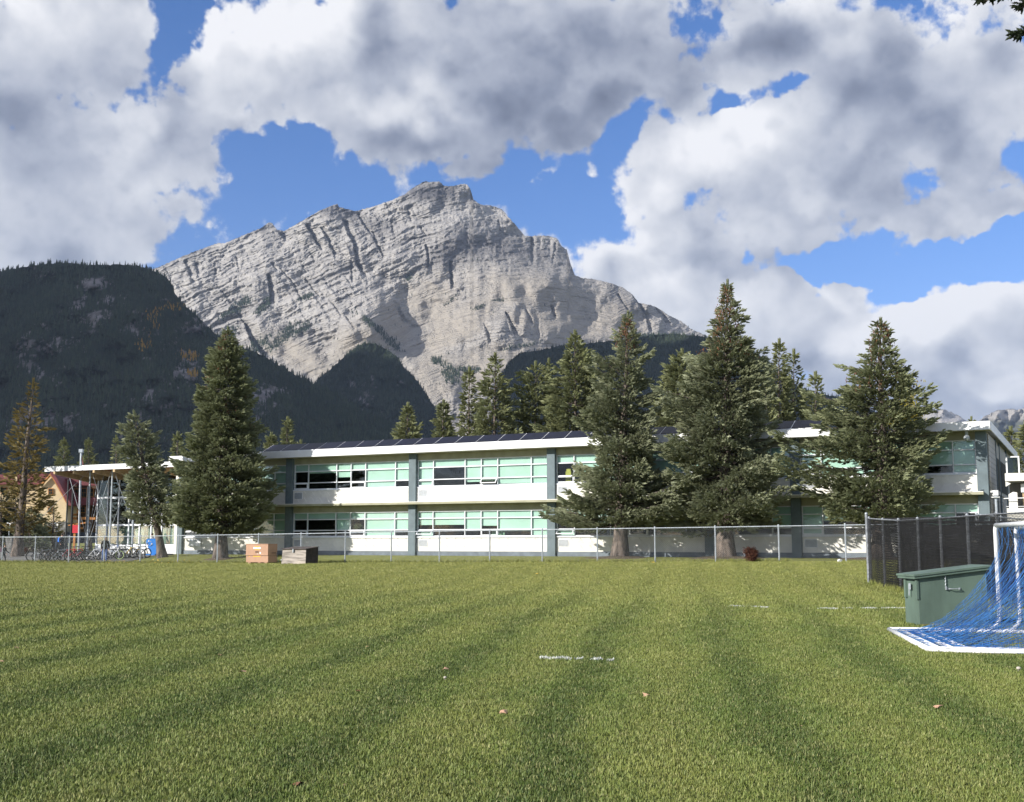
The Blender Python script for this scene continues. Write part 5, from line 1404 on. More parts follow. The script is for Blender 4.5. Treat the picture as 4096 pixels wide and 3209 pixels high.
# end post of the cage, a little taller
ep = empty('corner_post', (XF - .05, 42.45, gz(XF, 42.4)), 0, 'taller bright steel post where the two fences meet', 'post')
MB().tube([(0, 0, -.1), (0, 0, 2.50)], .05, 8).build('post', M['dullpost'], ep); MB().sphere((0, 0, 2.50), .056, 8, 5).build('cap', M['galv'], ep, True)
def net(name, label, A, B_, z0, z1, pitch, w, duty, wob, seed, nm=None):
    """wind netting: rows of horizontal tape sewn to vertical cords"""
    g = random.Random(seed); o = empty(name, (A[0], A[1], 0), 0, label, 'netting')
    dx, dy = B_[0] - A[0], B_[1] - A[1]; L = math.hypot(dx, dy); nx = int(L / .45)
    V, F = [], []
    n = int((z1 - z0) / pitch)
    ph = [g.uniform(0, 6) for _ in range(8)]
    def P_(s, z): 
        q = wob * (math.sin(s * 3.1 + z * .8 + ph[0]) + .6 * math.sin(s * 6.7 + z * 1.7 + ph[1]))
        return (dx / L * s - dy / L * q, dy / L * s + dx / L * q)
    for i in range(n):
        zb = z0 + i * pitch
        for k in range(nx + 1):
            s = L * k / nx; x, y = P_(s, zb); gg = gz(A[0] + x, A[1] + y); sag = .02 * math.sin(s * 2.9 + i * .05)
            V += [(x, y, gg + zb + sag), (x, y, gg + zb + pitch * duty + sag)]
            if k: j = len(V); F.append((j - 4, j - 2, j - 1, j - 3))
    for k in range(int(L / .11)):
        s = .11 * k
        for i in range(6):
            za, zb = z0 + (z1 - z0) * i / 6, z0 + (z1 - z0) * (i + 1) / 6
            x, y = P_(s, za); x2, y2 = P_(s, zb); gg = gz(A[0] + x, A[1] + y); j = len(V)
            V += [(x, y - .012, gg + za), (x, y + .012, gg + za), (x2, y2 + .012, gg + zb), (x2, y2 - .012, gg + zb)]; F.append((j, j + 1, j + 2, j + 3))
    c = link('net_cloth', npmesh('net_cloth', V, F), o, nm or M['screen']); tag(c, kind='stuff')
    MB().tube([(0, 0, gz(*A) + z1), (dx, dy, gz(*B_) + z1)], .045, 6).build('rolled_edge', M['screen'], o)
M['netgrey'] = mat('worn_net_tape', (.035, .035, .04), .85, var=.35, scale=3)
M['screen'] = mat('black_net_dark', (.012, .012, .014), .9, var=.3, scale=3)
net('wind_netting', 'black windbreak netting hung along the front of the cage fence', (XF + .12, 42.2), (XF - .30, 32.6), .05, 2.30, .085, 0, .30, .02, 1, M['netgrey'])
net('wind_netting', 'second layer of black netting sagging inside the cage', (XF + 1.2, 43.0), (XF + 2.6, 32.3), .03, 2.15, .045, 0, .93, .06, 2)

# ================================================================== boxes by the fence
def place(name, label, cat, px, py, Y, rz=0.0, group=None, z=None):
    p = at(px, py, Y); return empty(name, (p.x, Y, gz(p.x, Y) if z is None else z), rz, label, cat, group)
M['tan'] = mat('tan_steel', (.40, .235, .15), .5, var=.05, scale=2, stain=((.30, .18, .12), .3))
M['orange'] = mat('orange_sticker', (.85, .42, .02), .6, var=.02)
YB = at(1000, 2243, 66.0).y
k_ = (at(983, 2200, 66).x)
Yc = fy(k_) * 1.0 - 1.35
chest = place('tool_chest', 'tan steel tool chest with a sticker on its lid, chained to the fence', 'tool chest', 986, 2240, 66.3, TH)
W1, H1, D1 = 1.56, 1.13, .80
lpx = at(1046, 2244, 66.3).x
chest.location = (lpx, 66.3, gz(lpx, 66.3) - .02)
def chest_hexa(m_, x0, x1, z0, z1, ins=0.0, dy=0): m_.box(x0, x1, -D1 / 2 + dy, D1 / 2, z0, z1)
MB().box(-W1 / 2, W1 / 2, -D1 / 2, D1 / 2, .09, .455).build('body', M['tan'], chest)
MB().box(-W1 / 2 - .0, W1 / 2 + .0, -D1 / 2 - .03, D1 / 2 + .01, .47, 1.10).build('lid', M['tan'], chest)
MB().box(-W1 / 2 - .015, W1 / 2 + .015, -D1 / 2 - .05, D1 / 2 + .02, 1.101, 1.125).build('lid_edge', M['tan'], chest)
MB().box(-W1 / 2 - .01, W1 / 2 + .01, -D1 / 2 - .045, -D1 / 2 - .031, .475, .55).build('lid_band', M['tan'], chest)
for x in (-.65, .05, .5): MB().box(x, x + .18, -D1 / 2 + .02, D1 / 2 - .02, 0, .088).build('skid', M['tan'], chest)
YF = -D1 / 2 - .034
MB().box(-.16, .20, YF - .004, YF, .955, .99).box(-.16, .20, YF - .004, YF, .785, .825).build('sticker', M['orange'], chest)
MB().box(-.10, .12, YF - .006, YF + .002, .61, .72).build('handle_recess', M['brownwall'], chest)
MB().box(-.07, .12, YF - .012, YF - .007, .645, .675).build('handle', M['tan'], chest)
MB().box(.20, .29, YF - .004, YF, .57, .66).build('paper_label', M['white'], chest)
MB().box(.0, .11, YF - .004, YF, .555, .57).build('paper_label', M['white'], chest)
MB().box(-.28, .25, -D1 / 2 - .005, -D1 / 2 - .001, .40, .445).build('warning_strip', M['orange'], chest)
for k in range(3): MB().box(-.66 + k * .05, -.63 + k * .05, -D1 / 2 - .005, -D1 / 2 - .001, .41, .445).build('warning_mark', M['orange'] if k else M['black'], chest)
def text(s, size, mat_, parent, loc, rot, name='lettering', bold=.012, ext=.004):
    cu = bpy.data.curves.new('t', 'FONT'); cu.body = s; cu.size = size; cu.extrude = ext; cu.offset = bold; cu.align_x = 'CENTER'; cu.align_y = 'CENTER'
    ob = bpy.data.objects.new('t', cu); me = bpy.data.meshes.new_from_object(ob); me.name = name
    bpy.data.objects.remove(ob); bpy.data.curves.remove(cu); me.materials.clear()
    return link(name, me, parent, mat_, loc, rot)
text('KNAACK', .125, M['white'], chest, (.02, YF - .006, .885), (math.pi / 2, 0, 0))
MB().box(-.235, .275, YF - .003, YF - .001, .828, .945).build('letter_backing', M['brownwall'], chest)
ch = MB()
for k in range(12): ch.tube([(W1 / 2 + .03 + .02 * (k % 2), D1 / 2 - .1 + .015 * k, .66 - .045 * k), (W1 / 2 + .03, D1 / 2 - .1 + .015 * k + .02, .62 - .045 * k)], .012, 5)
ch.build('chain', M['galv'], chest)
MB().box(W1 / 2 + .001, W1 / 2 + .02, -.1, D1 / 2 - .05, .60, .63).build('side_handle', M['brownwall'], chest)

M['plywood'] = mat('weathered_plywood', (.36, .32, .285), .9, var=.25, scale=2.2, bump=.4, stretch=(.5, 1, 3.5), stain=((.52, .45, .36), .5))
M['darklid'] = mat('dark_felt_lid', (.10, .082, .075), .9, var=.2, scale=3)
M['shadeboard'] = mat('shaded_side_board', (.05, .04, .035), .9, var=.2, scale=3)  # right side turned from the sun: its shade is put into this colour
wb = empty('wooden_box', (0, 0, 0), TH, 'weathered grey plywood storage box with dark sloping lid beside the tool chest', 'wooden box')
px = at(1199, 2244, 64.2).x; wb.location = (px, 64.2, gz(px, 64.2) - .02)
W2, D2 = 1.62, 1.15
pl = [(-W2/2, -D2/2, 0), (W2/2, -D2/2, 0), (W2/2 - .0, -D2/2 + .03, .80), (-W2/2 + .05, -D2/2 + .03, .80)]
MB().prism([pl[0], pl[1], pl[2], pl[3]], (0, .03, 0)).build('front_panel', M['plywood'], wb)
for sx, nm in ((-1, 'left'), (1, 'right')):
    xx = sx * (W2 / 2 - .015) - .015 + (.03 if sx < 0 else 0)
    MB().prism([(xx, -D2/2 + .033, 0), (xx, D2/2, 0), (xx, D2/2, .92), (xx, -D2/2 + .07, .80)], (.028, 0, 0)).build('side_panel', M['shadeboard'] if sx > 0 else M['plywood'], wb)
MB().box(-W2/2 + .05, W2/2 - .05, D2/2 - .03, D2/2 - .001, 0, .90).build('back_panel', M['plywood'], wb)
MB().hexa([(-W2/2 - .04, -D2/2 - .05, .805), (W2/2 + .04, -D2/2 - .05, .805), (W2/2 + .04, D2/2 + .04, .925), (-W2/2 - .04, D2/2 + .04, .925), (-W2/2 - .04, -D2/2 - .05, .835), (W2/2 + .04, -D2/2 - .05, .835), (W2/2 + .04, D2/2 + .04, .955), (-W2/2 - .04, D2/2 + .04, .955)]).build('lid', M['darklid'], wb)
MB().box(-.02, .03, -D2/2 - .07, -D2/2 + .02, .66, .82).box(-.05, .0, -D2/2 - .02, -D2/2 + .02, .62, .70).build('hasp', M['galv'], wb)
MB().box(-W2/2 - .02, -W2/2 + .03, -D2/2 - .03, -D2/2 - .005, .2, .26).build('hinge', M['galv'], wb)

# ================================================================== green locker
M['lockergreen'] = mat('locker_green', (.105, .155, .125), .65, var=.12, scale=1.5, bump=.15, stretch=(1, 1, .3))
Yk = 22.65
gl_ = at(3680, 2496, Yk)
lock = empty('equipment_locker', (gl_.x, Yk, gz(gl_.x, Yk) - .01), R(5), 'dark green wooden equipment locker with overhanging lid behind the blue goal net', 'equipment locker')
LL, LD, LH, LR = 1.38, .64, .92, 1.08
hz_at = lambda x: LH + (LR - LH) * x / LL
MB().prism([(0, 0, 0), (LL, 0, 0), (LL, 0, LR), (0, 0, LH)], (0, .03, 0)).build('front_panel', M['lockergreen'], lock)
MB().box(0, .03, .032, LD, 0, LH).build('side_panel', M['lockergreen'], lock); MB().box(LL - .03, LL, .032, LD, 0, LR - .01).build('side_panel', M['lockergreen'], lock)
MB().prism([(.032, LD - .03, 0), (LL - .032, LD - .03, 0), (LL - .032, LD - .03, LR - .01), (.032, LD - .03, LH)], (0, .03, 0)).build('back_panel', M['lockergreen'], lock)
def slab(x0, x1, y0, y1, a, b_): return MB().hexa([(x0, y0, hz_at(x0) + a), (x1, y0, hz_at(x1) + a), (x1, y1, hz_at(x1) + a), (x0, y1, hz_at(x0) + a), (x0, y0, hz_at(x0) + b_), (x1, y0, hz_at(x1) + b_), (x1, y1, hz_at(x1) + b_), (x0, y1, hz_at(x0) + b_)])
slab(-.10, LL + .06, -.07, LD + .08, .004, .05).build('lid', M['lockergreen'], lock)
slab(-.12, LL + .08, -.09, LD + .10, .053, .09).build('lid_board', M['lockergreen'], lock)
for (y, h) in ((-.02, .40), (LD - .14, .38)): MB().box(-.045, -.003, y, y + .07, LH - h, LH - .02).build('batten', M['lockergreen'], lock)
MB().box(-.052, -.046, .24, .34, LH - .22, LH - .10).tube([(-.06, .28, LH - .12), (-.06, .30, LH - .34)], .012, 5).build('hasp', M['galv'], lock)
cm = MB(); zc_ = hz_at(.54)
for k in range(7): cm.tube([(.53 + .014 * (k % 2), -.02, zc_ - .0 - k * .03), (.545 - .014 * (k % 2), -.025, zc_ - .04 - k * .03)], .008, 5)
cm.box(.53, .56, -.04, -.01, zc_ - .28, zc_ - .22).build('chain', M['galv'], lock)
MB().tube([(.60, -.02, .72), (.62, -.06, .72), (.80, -.06, .72), (.82, -.02, .72)], .009, 6).box(.585, .615, -.02, -.002, .70, .74).box(.805, .835, -.02, -.002, .70, .74).build('handle', M['galv'], lock)
mm_ = mat('mud_stain', (.22, .17, .11), .9, var=.2, scale=5)
MB().box(.0, LL * .8, -.006, -.002, 0, .05).build('muddy_edge', mm_, lock)

# ================================================================== goals, nested
M['pipe'] = mat('white_pipe', (.74, .75, .76), .45, var=.05, scale=4, stain=((.45, .40, .33), .35))
def goal(label, dx, dy, h=1.86, wd=3.95, dep=1.9, seed=0, pr=.042, bend=.28, netm=None):
    """frame: rear bar, side bars, posts bent up from the side bars, crossbar; net from crossbar to rear bar"""
    A = Vector((6.80 + dx, 21.15 + dy, 0)); B_ = Vector((6.12 + dx, 17.28 + dy, 0))     # rear bar ends, far and near
    e = (B_ - A).normalized(); f = Vector((-e.y, e.x, 0))                              # f: towards the mouth
    if f.x < 0: f = -f
    o = empty('soccer_goal', (A.x, A.y, gz(A.x, A.y) + .045), 0, label, 'soccer goal', 'nested white goals with blue nets')
    w = (B_ - A).length; r = pr
    def side(off):
        b0 = e * off
        pts = [b0 + f * 0, b0 + f * (dep - bend)]
        for k in range(1, 6):
            a = k / 6 * math.pi / 2; pts.append(b0 + f * (dep - bend + bend * math.sin(a)) + Vector((0, 0, bend * (1 - math.cos(a)))))
        pts += [b0 + f * dep + Vector((0, 0, bend)), b0 + f * dep + Vector((0, 0, h - .08)), b0 + f * dep + e * (.05 if off == 0 else -.05) + Vector((0, 0, h - .02))]
        return pts
    MB().tube([Vector((0, 0, 0)), e * w], r, 8).build('rear_bar', M['pipe'], o, True)
    MB().tube(side(0), r, 8).build('side_frame', M['pipe'], o, True)
    MB().tube(side(w), r, 8).build('side_frame', M['pipe'], o, True)
    MB().tube([f * dep + e * .04 + Vector((0, 0, h)), f * dep + e * (w - .04) + Vector((0, 0, h))], r, 8).build('crossbar', M['pipe'], o, True)
    if netm:
        g = random.Random(seed); V, F = [], []
        def strand(pts, w_=.0027):
            for a, b_ in zip(pts[:-1], pts[1:]):
                d = (b_ - a); 
                if d.length < 1e-4: continue
                d.normalize(); x = d.cross(Vector((0, 0, 1))); x = x.normalized() * w_ if x.length > 1e-3 else Vector((w_, 0, 0)); y = x.cross(d).normalized() * w_
                k = len(V)
                for p in (a, b_): V.extend([tuple(p + x), tuple(p - x * .5 + y * .87), tuple(p - x * .5 - y * .87)])
                F.extend([(k, k + 1, k + 4, k + 3), (k + 1, k + 2, k + 5, k + 4), (k + 2, k, k + 3, k + 5)])
        def surf(s, t):
            """s along the goal 0..w, t from crossbar (0) to rear bar (1), sagging"""
            if t < .16: x = dep; z = h * (1 - t / .16 * .26)
            else: q = (t - .16) / .84; x = dep * (1 - q); z = h * .74 * max(0, 1 - q / .88) ** 2.1
            wv = .05 * math.sin(s * 5 + t * 4 + seed) * math.sin(math.pi * t) + .02 * math.sin(s * 17 + seed)
            return e * (s + wv) + f * (x + wv * .6) + Vector((0, 0, max(.0, z + .5 * wv)))
        n = 17; st = w / n; K2 = 16
        for sg in (1, -1):
            for i in range(-10, n + 10):
                pts = []
                for k in range(K2 + 1):
                    t = k / K2; s = i * st + sg * t * st * 10
                    s += .012 * g.gauss(0, 1)
                    if 0 <= s <= w: pts.append(surf(s, t) + Vector((0, 0, .02)))
                if len(pts) > 1: strand(pts)
        for i in range(14):       # loose gathered strands
            s = g.uniform(0, w); strand([surf(s + .05 * math.sin(k + i), k / 10) + Vector((0, 0, .03)) for k in range(11)], .0038)
        for off in (0, w):        # side nets
            for i in range(24):
                a = i / 24
                top = e * off + f * dep + Vector((0, 0, h * (1 - a))); low = surf(off, min(1, a * 1.0)) 
                pts = [top.lerp(low, k / 5) - Vector((0, 0, .06 * math.sin(math.pi * k / 5))) for k in range(6)]
                for p in pts: p.z = max(p.z, .01)
                strand(pts)
                t_ = (i + .5) / 24; hi = surf(off, t_); lo_ = e * off + f * (hi.dot(f)); lo_.z = .01
                strand([hi, hi.lerp(lo_, .5) + e * .03, lo_])
        for i in range(22):       # net lying on the grass
            s = g.uniform(0, w); a = g.uniform(0, dep * .7); b_ = a + g.uniform(.2, .8)
            strand([e * (s + .2 * math.sin(k * 1.3 + i)) * 1.0 + f * (a + (b_ - a) * k / 6) - Vector((0, 0, .02)) for k in range(7)])
        me = npmesh('net', V, F); nn = link('net', me, o, netm); tag(nn, kind='stuff')
    return o
M['netblue'] = mat('blue_net', (.04, .18, .48), .6, var=.25, scale=5)
M['netblue2'] = mat('navy_net', (.02, .10, .38), .6, var=.25, scale=5)
goal('outermost white pipe goal with blue net, its corner nearest the locker', 0, 0, 1.86, seed=1, netm=M['netblue'])
goal('second white pipe goal nested inside the outer one with darker blue net', .15, -.12, 1.82, dep=2.05, pr=.036, seed=2, netm=M['netblue2'])
goal('third white pipe goal nested inside with bent post foot', .33, -.22, 1.78, dep=2.25, pr=.034, seed=3, netm=M['netblue'])
goal('innermost white pipe goal at the right edge without visible top', .52, -.30, 1.72, dep=2.52, pr=.034, seed=4)

# ================================================================== field marks and litter
paint_m = mat('field_paint', (.72, .74, .70), .9, var=.1, scale=20)
def chalk(label, p0_, p1_, Yw, n, seed):
    g = np.random.default_rng(seed); a = Vector(p0_); b_ = Vector(p1_); d = b_ - a
    t = g.random(n); dens = fbm(t * 9 + seed, t * 0 + 2, 3); k = dens > .42
    t = t[k]; n = len(t)
    P = np.stack([a.x + d.x * t + g.normal(0, Yw, n), a.y + d.y * t + g.normal(0, Yw, n) + .05 * np.sin(t * 25), np.zeros(n)], 1); P[:, 2] = groundz(P[:, 0], P[:, 1])
    D = np.stack([g.normal(0, .5, n), g.normal(0, .5, n), np.ones(n)], 1)
    me = sprigs_mesh('painted_line', P, D, g.uniform(.035, .065, n), g.random(n), NEEDLE[:4], g)
    o = link('painted_line', me, None, paint_m); tag(o, label, 'painted line', kind='stuff')
def gat(px, py):
    """ground point under a pixel"""
    lo_, hi_ = 5.0, 70.0
    for _ in range(40):
        m = (lo_ + hi_) / 2; p = at(px, py, m)
        if p.z > gz(p.x, m): lo_ = m
        else: hi_ = m
    return at(px, py, (lo_ + hi_) / 2)
a, b_ = gat(2160, 2638), gat(2455, 2646); chalk('short white painted line on the grass in mid field', (a.x, a.y), (b_.x, b_.y), .018, 330, 1)
a, b_ = gat(2920, 2428), gat(3070, 2434); chalk('faint white painted line left of the long one', (a.x, a.y), (b_.x, b_.y), .03, 700, 2)
a, b_ = gat(3280, 2439), gat(3640, 2437); chalk('long white painted line ending at the green locker', (a.x, a.y), (b_.x, b_.y), .03, 1600, 3)
leafcol = [mat('fallen_leaf_pink', (.50, .30, .20), .8, scale=20), mat('fallen_leaf_yellow', (.62, .42, .07), .8, scale=20), mat('fallen_leaf_brown', (.16, .08, .04), .8, scale=20)]
def leafmesh(k, r):
    m_ = MB(); n = 9; pts = []
    for i in range(n):
        a = 2 * math.pi * i / n; rr = r * (1 + .25 * math.cos(3 * a)) * (.7 if i % 2 else 1); pts.append((rr * math.cos(a) * 1.2, rr * math.sin(a), .012 * math.sin(2 * a) + .03))
    m_.add(pts + [(0, 0, .045)], [(i, (i + 1) % n, n) for i in range(n)]); me = m_.mesh('fallen_leaf'); me.materials.append(leafcol[k]); return me
lm = [leafmesh(0, .05), leafmesh(1, .06), leafmesh(2, .05)]
spots = [(62,2595,0,'small pinkish leaf close to the left edge, farther off than the cut one'),
 (8,2651,0,'pale leaf cut by the left edge of the picture'),
 (453,2554,0,'lone pinkish leaf on the left of the field, farthest of the pink ones'),
 (882,2624,0,'pinkish leaf left of centre, the upper left of a pair'),
 (968,2694,0,'pinkish leaf left of centre, the lower right of a pair'),
 (1469,2590,0,'pink leaf left of the short painted line and beyond it'),
 (1782,2684,0,'pale pink leaf just left of and nearer than the short painted line'),
 (1432,2767,2,'dark brown curled leaf in the middle foreground'),
 (2014,2860,0,'upright yellowish leaf in front of the short painted line'),
 (2349,2577,0,'pinkish leaf just beyond the short painted line'),
 (2586,2791,0,'pale leaf right of and nearer than the short painted line'),
 (3204,2911,0,'reddish leaf low on the right side of the lawn'),
 (3752,2838,0,'pinkish leaf low in the right foreground below the goal corner'),
 (3476,2568,0,'round pinkish leaf left of the goal frame corner'),
 (1195,3153,2,'brown leaf at the very bottom, left of the pale one'),
 (1380,3150,0,'pale pink leaf at the very bottom of the lawn'),
 (2149,2299,1,'bright yellow leaf on the far lawn, nearer of two below the third column'),
 (2157,2253,1,'yellow leaf at the foot of the fence in line with the third column'),
 (2612,2253,1,'yellow leaf at the fence between the two middle big spruces'),
 (420,2392,1,'yellow leaf far out on the left lawn'),
 (525,2467,0,'pinkish leaf on the left lawn just nearer than the yellow one'),
 (330,2255,1,'yellow leaf on the lawn in front of the bicycles')]
for i, (px, py, k, lb) in enumerate(spots):
    p = gat(px, py); o = link('fallen_leaf', lm[k], None, None, (p.x, p.y, gz(p.x, p.y)), (.2 * math.sin(i), .2 * math.cos(i * 2), i * 1.7)); s = .7 + .25 * math.sin(i * 3.3) + (p.y > 40) * .6; o.scale = (s, s, s)
    tag(o, lb, 'leaf', 'fallen leaves scattered over the field')
g = np.random.default_rng(5); n = 260
X = g.uniform(-31, -20, n); Yl = 60.6 - .498 * X + g.uniform(.2, 5.5, n) * 1.0 - .8
P_ = np.stack([X, Yl, groundz(X, Yl) + .02], 1)
T5 = np.array([[(0, 0, 0), (.5, .4, .1), (1, 0, .05)], [(0, 0, 0), (.5, -.4, .1), (1, 0, .05)]])
me = sprigs_mesh('leaf_litter', P_, np.stack([g.normal(0, 1, n), g.normal(0, 1, n), g.normal(0, .2, n)], 1), g.uniform(.08, .14, n), g.random(n), T5, g)
o = link('leaf_litter', me, None, leafcol[1]); tag(o, 'yellow leaf litter under the bicycles by the fence', 'leaf litter', kind='stuff')
p = gat(3357, 2249); o = MB().box(-.07, .07, -.05, .05, 0, .1).box(-.03, .1, -.06, .04, .09, .13).build('paper_scrap', M['white'], loc=(p.x, p.y, gz(p.x, p.y)), rot=(0, .2, .4)); tag(o, 'small white scrap lying in front of the fence near the red shrub', 'paper')
def ball(px, py, r, col, lb):
    p = gat(px, py); o = empty('mushroom', (p.x, p.y, gz(p.x, p.y)), 0, lb, 'mushroom', 'pale mushrooms dotted over the field')
    MB().sphere((0, 0, .045), r, 8, 5, (1, 1, .7)).build('cap', col, o, True); MB().tube([(0, 0, 0), (0, 0, .045)], r * .35, 6).build('stalk', col, o)
mc = mat('mushroom_skin', (.52, .47, .40), .8, scale=10)
for (px, py, r, lb) in ((4075, 2684, .03, 'pale mushroom at the right edge just nearer than the goal'), (1780, 2722, .02, 'tiny pale mushroom in mid field left of the short painted line')): ball(px, py + 4, r, mc, lb)

# overhanging boughs, top right: a spruce standing just outside the picture
g = np.random.default_rng(77)
Yo = 15.0; tp = at(4230, 2500, Yo)
ov = empty('overhanging_spruce', (8.6, Yo, 0), 0, 'dark spruce boughs hanging into the top right corner', 'tree')
MB().tube([(0, 0, -.1), (0, 0, 4), (0, 0, 8.5)], .2, 8, True, .08).build('trunk', M['bark'], ov, True)
def bough(p_from, p_to, n, w, nm='bough'):
    a = Vector(p_from); b_ = Vector(p_to); m_ = MB().tube([a, a.lerp(b_, .5) + Vector((0, 0, .08)), b_], .025, 5, True, .008)
    lb = m_.build('limb', M['bark'], ov)
    t = g.random(n) ** .8; base = np.array(a)[None] + (np.array(b_) - np.array(a))[None] * t[:, None]
    pos = base + g.normal(0, 1, (n, 3)) * np.array([w * .5, w, w * .55]) * (1.1 - t)[:, None] + np.array([0, 0, .05])
    d = (np.array(b_) - np.array(a)); d /= np.linalg.norm(d); di = d[None] + g.normal(0, .6, (n, 3)) + np.array([0, 0, -.25])
    link(nm, sprigs_mesh(nm, pos, di, g.uniform(.10, .17, n), np.clip(g.normal(.35, .2, n), 0, 1), NEEDLE, g), ov, LM['dark'])
tip1 = at(3925, 8, Yo) - ov.location; tip2 = at(4050, 150, Yo) - ov.location; tip3 = at(4078, 35, Yo) - ov.location
bough((0, 0, tip1.z + .5), tip1, 330, .10); bough((0, .1, tip2.z + .25), tip2, 260, .10); bough((0, -.1, tip3.z + .55), tip3, 140, .1)

# ================================================================== recycling bin, bicycles, people
M['binblue'] = mat('bin_blue', (.02, .22, .72), .45, var=.05, scale=2)
Yb = 84.0; q = at(*r8(1895, 535), Yb)
rb = empty('recycling_bin', (q.x, Yb, q.z), 0, 'blue slanted recycling bin with white arrows standing by the crooked spruce', 'recycling bin')
def bx(zx, zy): v = at(*r8(zx, zy), Yb) - rb.location; return (v.x, 0, v.z)
poly = [bx(1822, 350), bx(1835, 328), bx(1945, 326), bx(1968, 380), bx(1950, 430), bx(1948, 520), bx(1880, 520), bx(1822, 385)]
MB().prism(poly, (0, .7, 0)).build('body', M['binblue'], rb)
MB().prism([bx(1945, 326), bx(1953, 332), bx(1976, 383), bx(1976, 470), bx(1955, 430), bx(1968, 380)], (0, .75, 0)).build('side_flap', M['binblue'], rb)
MB().box(bx(1838, 0)[0], bx(1950, 0)[0], -.05, .85, 0, .10).build('foot', M['binblue'], rb)
MB().prism([bx(1836, 326), bx(1945, 324), bx(1945, 331), bx(1836, 333)], (0, .72, 0)).build('lid', M['binblue'], rb)
rc = MB(); cx, _, cz = bx(1862, 386); rr = .17
for k in range(3):
    a0 = k * 2.094 + .6
    pts = [(cx + rr * math.cos(a0 + j * .28), -.02, cz + rr * math.sin(a0 + j * .28)) for j in range(5)]
    for a, b_ in zip(pts[:-1], pts[1:]): rc.bar(a, b_, .015, .055, (0, 1, 0))
    e_ = pts[-1]; tx, tz = -math.sin(a0 + 1.12), math.cos(a0 + 1.12); nx_, nz_ = math.cos(a0 + 1.12), math.sin(a0 + 1.12)
    rc.prism([(e_[0] + nx_ * .07, -.03, e_[2] + nz_ * .07), (e_[0] - nx_ * .07, -.03, e_[2] - nz_ * .07), (e_[0] + tx * .1, -.03, e_[2] + tz * .1)], (0, .015, 0))
rc.build('recycling_symbol', M['white'], rb)

def paint(name, c): return mat(name, c, .35, var=.03, scale=6)
BK = {'black': paint('bike_black', (.025, .025, .03)), 'red': paint('bike_red', (.55, .03, .04)), 'white': paint('bike_white', (.75, .76, .78)), 'silver': paint('bike_silver', (.40, .42, .45)),
      'yellow': paint('bike_yellow', (.75, .50, .02)), 'grey': paint('bike_grey', (.16, .17, .19)), 'brown': paint('bike_brown', (.12, .07, .05)), 'blue': paint('bike_blue', (.02, .15, .6)), 'lime': paint('bike_lime', (.55, .75, .25))}
WR = .31
def ring(R_, r_, n=22, k=5):
    V, F = [], []
    for i in range(n):
        a = 2 * math.pi * i / n
        for j in range(k):
            b_ = 2 * math.pi * j / k; q = R_ + r_ * math.cos(b_); V.append((q * math.cos(a), r_ * math.sin(b_), q * math.sin(a)))
    for i in range(n):
        for j in range(k):
            F.append((i * k + j, i * k + (j + 1) % k, ((i + 1) % n) * k + (j + 1) % k, ((i + 1) % n) * k + j))
    return npmesh('ring', V, F, True)
tyre_me = ring(WR, .030); tyre_me.materials.append(M['tyre']); rim_me = ring(WR - .035, .010, 20, 4); rim_me.materials.append(M['chrome'])
rimb_me = ring(WR - .035, .010, 20, 4); rimb_me.materials.append(BK['black']); riml_me = ring(WR - .03, .018, 20, 4); riml_me.materials.append(BK['lime'])
sp_ = MB()
for i in range(14):
    a = 2 * math.pi * i / 14; sp_.bar((0, .015 * (-1) ** i, 0), ((WR - .04) * math.cos(a), 0, (WR - .04) * math.sin(a)), .003, .003, (0, 1, 0))
spk_me = sp_.mesh('spokes'); spk_me.materials.append(M['chrome'])
hub_me = MB().tube([(0, -.05, 0), (0, .05, 0)], .02, 6).mesh('hub'); hub_me.materials.append(M['chrome'])
